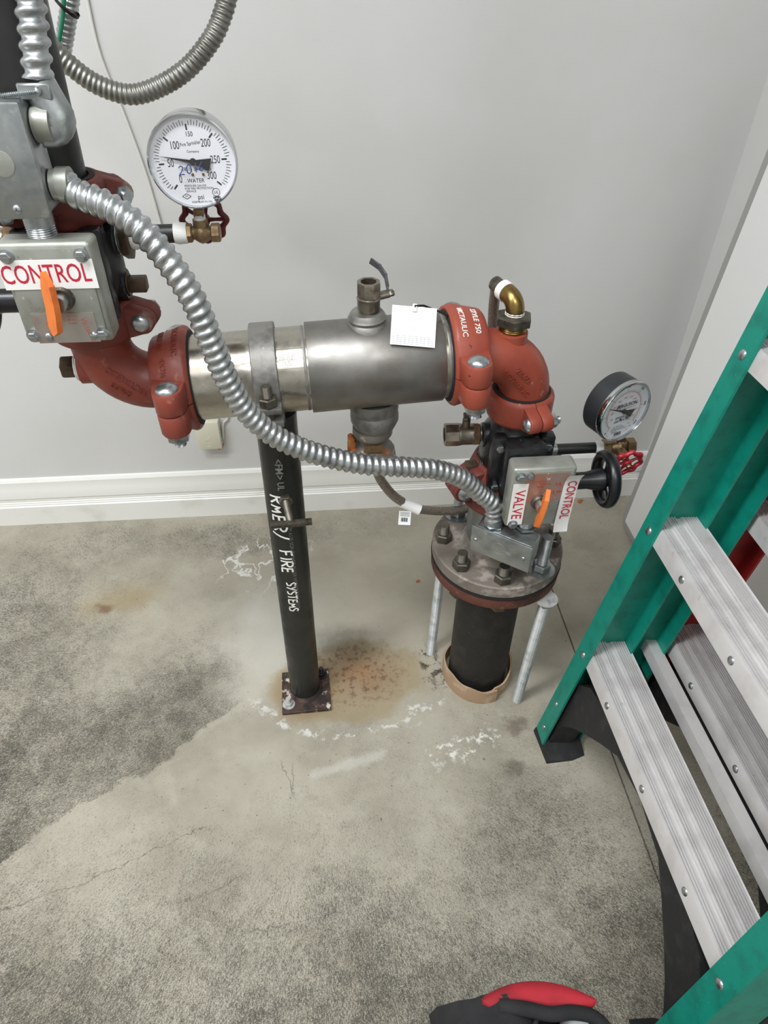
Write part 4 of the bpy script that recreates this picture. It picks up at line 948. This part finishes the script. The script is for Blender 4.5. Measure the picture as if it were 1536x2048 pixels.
MB().turned((0, 0, 0), (0, 0, .018), [(.0150, 0), (.0150, .3), (.0168, .34), (.0168, 1)], 24).build('collar', 'casting', T)
# lower box
T = thing('junction_box', 'galvanised junction box low on the right, set askew above the flange', 'junction box', FR(hTL, (0, 0, 1), hx), 'galvanised junction boxes')
yy = 1 if (V((0, 0, 1)).cross(hx)).dot(-hn) > 0 else -1                        # local +y runs into the box
MB().rbox((hL/2, yy*.022, -.0255), (hL-.006, .038, .047), .004, None, 3).build('box_body', 'galv', T)
cv = MB().rbox((hL/2, 0, -.025), (hL, .005, .052), .002, None, 2).build('cover', 'galv', T)
b = MB(); b.lathe([(.0110, 0), (.0110, .0003), (.0102, .0003), (.0102, 0)], 28, FR((hL*.48, -yy*.0025, -.025), (0, -yy, 0)), (False, False)); b.build('knockout', 'casting', cv)
for xx in (.009, hL-.012):
    b = MB(); b.dome((xx, -yy*.0025, -.025), (0, -yy, 0), .0036, .002); b.build('cover_screw', 'zinc', cv)
T = thing('conduit_connector', 'zinc conduit locknut where the long conduit enters the askew box', 'connector', M4.Translation(ent))
MB().hexp((0, 0, -.001), (0, 0, .004), .0185).build('locknut', 'zinc', T); MB().cyl((0, 0, .004), (0, 0, .012), .0150).build('collar', 'galv', T)
T = thing('conduit_nipple', 'shiny zinc nipple between the spattered switch box and the askew box', 'pipe', M4.Translation((.2985, .782, HBZ)))
MB().thread((0, 0, .004), (0, 0, .026), .0128, .0022).build('thread', 'zinc', T); MB().hexp((0, 0, -.001), (0, 0, .005), .0175).build('locknut', 'zinc', T)
# 90 degree squeeze connector and the conduit rising from it
cp = V((BX1, .762, 1.066))
T = thing('conduit_connector', 'cast angle connector clamping the conduit at the top left', 'connector', M4.Translation(cp))
MB().turned((0, 0, 0), (.016, 0, 0), [(.0155, 0), (.0165, .3), (.0150, 1)], 24).build('throat', 'casting', T)
upd = (aty(62, 20, .782)-aty(74, 150, .772)).normalized()
q0 = V((.014, .004, -.004)); q1 = aty(76, 168, .772)-cp
b = MB(); b.tube(smooth_path([V((.004, 0, -.003)), q0, q0+V((.006, .002, .008)), q0.lerp(q1, .5)+V((.005, 0, 0)), q1], .003), lambda s, a: .0148-.0016*math.cos(2*a), 18); b.build('saddle', 'galv', T, 50)
b = MB(); b.rbox(q1+V((-.0005, -.013, -.004)), (.030, .004, .014), .0015, None, 1); b.build('strap', 'galv', T)
b = MB(); b.thread(q1+V((-.030, -.018, -.006)), q1+V((.004, -.017, -.003)), .0022); b.dome(q1+V((.003, -.017, -.003)), (1, .1, .1), .0042, .004); b.build('clamp_screw', 'zinc', T)
flex('flexible_conduit', [aty(77, 160, .772), aty(74, 130, .774), aty(68, 70, .779), aty(60, 0, .785), aty(50, -90, .79), aty(30, -220, .80)], .0125, 'ribbed metal conduit rising from the angle connector at top left', 'conduit', 'conduit', .0125, .0016)
# conduits further back, by the wall
flex('flexible_conduit', [aty(x, y, Y) for x, y, Y in ((480, -130, 1.10), (462, -40, 1.09), (448, 20, 1.08), (425, 75, 1.07), (380, 132, 1.06), (325, 170, 1.06), (265, 189, 1.06), (205, 174, 1.06), (155, 143, 1.06), (105, 95, 1.06), (40, 20, 1.06), (-30, -100, 1.06))], .0120, 'drooping loop of dull ribbed conduit across the upper wall', 'conduit', 'conduit_dull', .0066, .0006)
cb = [aty(x, y, 1.14) for x, y in ((168, -160), (152, -60), (141, 0), (132, 60), (122, 115), (104, 170), (80, 240))]
flex('flexible_conduit', cb, .0112, 'pale straight conduit running behind the drooping loop', 'conduit', 'conduit', .0070, .0005)
o = MB().tube(smooth_path([aty(x, y, 1.12) for x, y in ((140, -160), (132, -60), (127, 20), (122, 60), (114, 100), (98, 150), (70, 220))], .008), .0026, 10).build('ground_wire', 'wire_green', ang=60)
tag(o, 'green insulated wire strapped along the pale conduit', 'wire')
zt_ = aty(134, 14, 1.132); T = thing('cable_tie', 'black cable tie binding the green wire to the conduit', 'cable tie', FR(zt_, (cb[2]-cb[3]).normalized()+V((.45, 0, 0)), (1, 0, 0)))
MB().lathe([(.0158, -.002), (.0166, -.002), (.0166, .002), (.0158, .002), (.0158, -.002)], 30, None, (False, False)).build('strap', 'ink_black', T); MB().rbox((-.017, -.006, 0), (.006, .006, .007), .001, None, 1).build('head', 'ink_black', T)

# ------------------------------------------------------------------ wall sensor box and its cable
sc_ = aty(418, 866, WY-.012)
T = thing('wall_sensor', 'small beige plastic box on the wall behind the left coupling', 'sensor', M4.Translation((sc_.x, WY, sc_.z)))
bx = MB().rbox((0, -.0135, 0), (.056, .027, .078), .003).build('box_body', 'beige', T)
b = MB(); put_text(b, 'ELK', .020, lambda u, v, t: V((-.004+v, -.0271-t, -.016+u)), thick=.0006); b.build('lettering', 'beige', bx)
b = MB(); b.tube([V((.018, -.01, -.039)), V((.016, -.012, -.050)), V((.024, -.010, -.048)), V((.030, -.006, -.036))], .0012, 6); b.build('lead_wire', 'ink_red', T)
cpts = [aty(x, y, WY-.004) for x, y in ((150, -120), (172, -10), (200, 110), (250, 235), (292, 350), (322, 452), (352, 545), (392, 655), (425, 750), (455, 830))]+[V((sc_.x+.036, WY-.004, sc_.z+.02)), V((sc_.x+.030, WY-.006, sc_.z-.03))]
o = MB().tube(smooth_path(cpts, .012), .0029, 8).build('sensor_cable', 'cable', ang=60); tag(o, 'thin white cable running down the wall to the beige box', 'cable')

# ------------------------------------------------------------------ white folding table leaning on the right wall
T = thing('folding_table', 'white plastic table top leaning upright against the right wall', 'table', FR((.7575, 1.315, .002), (.063, 0, 1), (0, -1, 0)))
tw, thh, tr_, tt_ = 1.10, .99, .03, .017
def rrect(w_, h_, r, ins=0.0):
    P = []
    for cx, cy, a0 in ((w_-r, r, -PI/2), (w_-r, h_-r, 0), (r, h_-r, PI/2), (r, r, PI)):
        for k in range(7): a = a0+PI/2*k/6; P.append((cx+(r-ins)*math.cos(a), cy+(r-ins)*math.sin(a)))
    return P
# local: x runs towards the room, z up the slab, y = z x x
sy = 1 if (T.matrix_world.to_3x3() @ V((0, 1, 0))).x < 0 else -1             # sy*y points to the left (seen face)
mt = M4(((1, 0, 0, 0), (0, 0, sy, 0), (0, 1, 0, 0), (0, 0, 0, 1)))
b = MB(); b.loft([[V((p[0], p[1], -tt_)) for p in rrect(tw, thh, tr_, .004)], [V((p[0], p[1], -tt_+.004)) for p in rrect(tw, thh, tr_)], [V((p[0], p[1], -.004)) for p in rrect(tw, thh, tr_)], [V((p[0], p[1], -.0005)) for p in rrect(tw, thh, tr_, .024)]], M=mt); b.build('edge_band', 'table_edge', T, 50)
b = MB(); b.loft([[V((p[0], p[1], -.003)) for p in rrect(tw, thh, tr_, .0235)], [V((p[0], p[1], .0004)) for p in rrect(tw, thh, tr_, .025)]], M=mt); b.build('table_top', 'table', T)

# ------------------------------------------------------------------ ladders
def step_profile(depth, lip):
    P = [(0, -lip), (0, -.004), (.001, 0)]; x = .003
    groups = [3, 0, 3, 0, 3, 3]; wd = (depth-.006)/(4*3*2+2*5)
    for g_ in groups:
        if g_:
            for k in range(g_): P += [(x, 0), (x+wd, 0), (x+wd*1.15, -.003), (x+wd*1.85, -.003)]; x += 2*wd
        else: P += [(x+wd*.3, -.0035), (x+wd*3.2, -.0035), (x+wd*3.4, -.0012), (x+wd*5, -.0012)]; x += wd*5
    P += [(depth-.001, 0), (depth, -.004), (depth, -lip*.8), (depth-.003, -lip*.8), (depth-.003, -.006), (.003, -.006), (.003, -lip)]
    return P
def ladder(name, label, x0, lean, yf, yn, rd, m_rail, nsteps, z1, dz, rise, H, bd, group='stepladders leaning by the right wall', gusset=True, back=True):
    za = V((lean, 0, 1)).normalized(); T = thing(name, label, 'ladder', FR((x0, yf, 0), za, V((1, 0, 0))), group)
    yw = yn-yf                                                    # negative: near rail in local y
    for (yy, sg) in ((0, -1), (yw, 1)):
        fw = .037
        b = MB(); poly = [(0, 0), (rd, 0), (rd, sg*.030), (rd-.004, sg*.030), (rd-.004, sg*.004), (.004, sg*.004), (.004, sg*fw), (0, sg*fw)]
        b.loft([[V((p[0], yy+p[1], z)) for p in poly] for z in (.016, H)]); b.build('front_rail', m_rail, T)
        if back:
            b = MB(); o_ = rd+.004; poly = [(o_, 0), (o_+bd, 0), (o_+bd, sg*.034), (o_+bd-.004, sg*.034), (o_+bd-.004, sg*.004), (o_+.004, sg*.004), (o_+.004, sg*.012), (o_, sg*.012)]
            b.loft([[V((p[0], yy+p[1], z)) for p in poly] for z in (.215, H)]); b.build('rear_rail', m_rail, T)
            b = MB(); b.rbox((o_+bd/2, yy+sg*.018, .185), (bd+.004, .040, .075), .006); b.build('rear_foot', 'rubber', T)
        for k in range(nsteps):
            b = MB(); b.dome((0, yy+sg*.019, (z1+k*dz)/za.z), (-1, 0, 0), .0068, .0032); b.build('rivet', 'zinc', T)
    for k in range(nsteps):
        z = (z1+k*dz)/za.z+.016; ang = rise; d_ = rd-.004
        P = step_profile(d_, .029); ca, sa = math.cos(ang), math.sin(ang)
        b = MB(); b.loft([[V((.0042+p[0]*ca-p[1]*sa*.0, y_, z+p[0]*sa+p[1])) for p in P] for y_ in (-.0045, yw+.0045)]); st = b.build('step', 'alu', T, 15)
        for yy in (-.12, (yw)*.5, yw+.12):
            b = MB(); b.dome((.0042, yy, z-.015), (-1, 0, 0), .0058, .0026); b.build('step_rivet', 'zinc', st)
    MB().rbox(((rd+(bd if back else 0))/2, yw/2, H+.012), (rd+(bd if back else 0)+.03, -yw+.03, .06), .008).build('top_cap', 'rubber', T)
    if gusset:
        w_ = -yw
        arch = [(.036, .020), (.038, .066), (.046, .093), (.070, .125), (.102, .158), (.142, .194), (.182, .226), (w_/2, .240)]
        for yy, sg, nm in ((0, -1, 'foot_brace'), (yw, 1, 'foot_brace')):
            top_ = [(w_/2, .247), (.12, .247), (.06, .228), (.025, .190), (.0045, .158)]; poly = [(.0045, .02)]+[(a, z) for a, z in arch]+top_
            mm = M4(((0, 0, 1, 0), (sg, 0, 0, yy), (0, 1, 0, 0), (0, 0, 0, 1)))
            b = MB(); b.loft([[V((p[0], p[1], .012)) for p in poly], [V((p[0], p[1], .060)) for p in poly]], M=mm); b.build(nm, 'rubber', T)
            b = MB(); b.loft([[V((-.001, yy-sg*.001, .0)), V((rd+.002, yy-sg*.001, .0)), V((rd+.002, yy+sg*.066, .0)), V((.004, yy+sg*.066, .0))],
                              [V((-.001, yy-sg*.001, .008)), V((rd+.002, yy-sg*.001, .008)), V((rd+.002, yy+sg*.064, .008)), V((.004, yy+sg*.064, .008))],
                              [V((.0042, yy-sg*.001, .034)), V((rd-.0042, yy-sg*.001, .034)), V((rd-.0042, yy+sg*.012, .034)), V((.0042, yy+sg*.012, .034))]]); b.build('foot', 'rubber', T)
            b = MB(); b.dome((rd*.5, yy+sg*.04, .012), (0, 0, 1), .006, .004); b.build('foot_rivet', 'zinc', T)
            for zz in (.045, .120):
                b = MB(); b.dome((0, yy+sg*.018, zz), (-1, 0, 0), .0050, .0026); b.build('rivet', 'zinc', T)
    if back:
        o_ = rd+.004+bd-.018
        for zz in (.292,):
            b = MB(); b.loft([[V((o_-.006+p[0], y_, zz+p[1])) for p in ((0, 0), (.022, .0), (.022, -.003), (.003, -.003), (.003, -.022), (0, -.022))] for y_ in (-.004, yw+.004)]); b.build('rear_brace', 'alu', T)
    # the pair of rails splays a little towards the floor and the ladder stands slightly turned
    for o in [c for c in T.children]+[g2 for c in T.children for g2 in c.children]:
        for v in o.data.vertices:
            t_ = v.co.y/yw; v.co.y += (.012*(1-t_)+.085*t_)*(v.co.z-.27)-.008*t_; v.co.x += .018*t_-.004
    return T
ladder('step_ladder', 'green fibreglass stepladder with grooved aluminium steps on the right', .378, .152, .723, .207, .080, 'fiber_green', 5, .262, .281, .07, 1.64, .052)
ladder('step_ladder', 'red fibreglass stepladder half hidden behind the green one', .522, .152, .742, .215, .075, 'fiber_red', 5, .272, .281, .08, 1.62, .045, back=False)

# ------------------------------------------------------------------ tool bag at the bottom edge
BC = V((.205, .176, 0))
T = thing('tool_bag', 'black and red canvas tool bag lying open at the bottom edge', 'bag', M4.Translation(BC))
def sring(rx, ry, z, dx=0, dy=0, p=2.6, n=40):
    R_ = []
    for j in range(n):
        a = 2*PI*j/n; c_, s_ = math.cos(a), math.sin(a)
        R_.append(V((dx+rx*abs(c_)**(2/p)*(1 if c_ > 0 else -1), dy+ry*abs(s_)**(2/p)*(1 if s_ > 0 else -1), z)))
    return R_
b = MB(); b.loft([sring(.112, .086, .0), sring(.118, .092, .012), sring(.116, .090, .08), sring(.108, .084, .15), sring(.100, .078, .175), sring(.094, .072, .174), sring(.09, .069, .12), sring(.088, .067, .06)]); b.build('bag_body', 'bag', T, 60)
# red back wall rising above the opening
b = MB(); rr = []
for i in range(21):
    t_ = i/20; x_ = -.050+.142*t_; yb = .0785-3.6*(x_-.01)**2; wd_ = .004+.023*math.sin(PI*t_)**.6
    rr.append([V((x_, yb+.006, .12)), V((x_, yb+.004, .185)), V((x_, yb, .196)), V((x_, yb-wd_*.5, .199)), V((x_, yb-wd_, .195)), V((x_, yb-wd_, .17)), V((x_, yb-.006, .12))])
b.loft(rr); b.build('back_panel', 'bag_red', T, 60)
# flap folded over the left half
b = MB(); rr = []
for i in range(13):
    t_ = i/12; y_ = .072-.150*t_; k_ = math.sin(PI*min(1, t_+.15))
    rr.append([V((-.112+.008*t_, y_, .120)), V((-.104, y_, .150+.012*k_)), V((-.078, y_-.002, .176+.014*k_)), V((-.02, y_-.004, .194+.012*k_)), V((.012-.03*t_, y_-.008, .186)), V((.016-.03*t_, y_-.01, .170)), V((-.03, y_, .165)), V((-.10, y_, .145))])
b.loft(rr); b.build('flap', 'bag', T, 60)
zp = [V((.012, .066, .190)), V((.02, .05, .186)), V((.0, .02, .190)), V((-.01, -.03, .188)), V((-.016, -.078, .184))]
MB().tube(smooth_path(zp, .004), lambda s, a: .0026+.0006*math.sin(s*2200), 8).build('zipper', 'rubber', T)
lipp = [V((-.03, .056, .198)), V((.0, .050, .202)), V((.03, .042, .202)), V((.06, .042, .198)), V((.088, .034, .192)), V((.104, .008, .184)), V((.103, -.03, .180)), V((.085, -.07, .176))]
MB().tube(smooth_path(lipp, .006), .0085, 10).build('rim_piping', 'bag', T)
MB().tube(smooth_path([p+V((.008, .004, -.014)) for p in lipp[4:]], .006), .004, 8).build('red_piping', 'bag_red', T)
wc = atz(1155, 2040, .150)
o = MB().rbox((0, 0, 0), (.034, .040, .05), .012, None, 3).build('folded_rag', 'cloth_white'); o.location = (wc.x, wc.y-.012, .135); o.rotation_euler = (.2, .1, .3); tag(o, 'pale folded rag inside the open tool bag', 'rag')

for (px, py), lab in (((1160, 1003), 'curled orange-brown scrap on the floor by the back baseboard'), ((836, 1163), 'tiny tan scrap on the floor left of the flange')):
    c_ = atz(px, py, 0); b = MB(); rr = []
    for i in range(5):
        rr.append([V((-.008+.004*i, -.005+.002*math.sin(i*2.1), .0006+.004*abs(math.sin(i*1.3)))), V((-.008+.004*i, .005-.002*math.sin(i*1.7), .0006+.003*abs(math.cos(i*1.1)))), V((-.008+.004*i, .004, .0001)), V((-.008+.004*i, -.004, .0001))])
    b.loft(rr); o = b.build('leaf_scrap', 'rust_stain'); o.location = c_; o.rotation_euler = (0, 0, px); k_ = 1.0 if px > 1000 else .6; o.scale = (k_, k_, k_); tag(o, lab, 'debris', 'scraps on the floor')
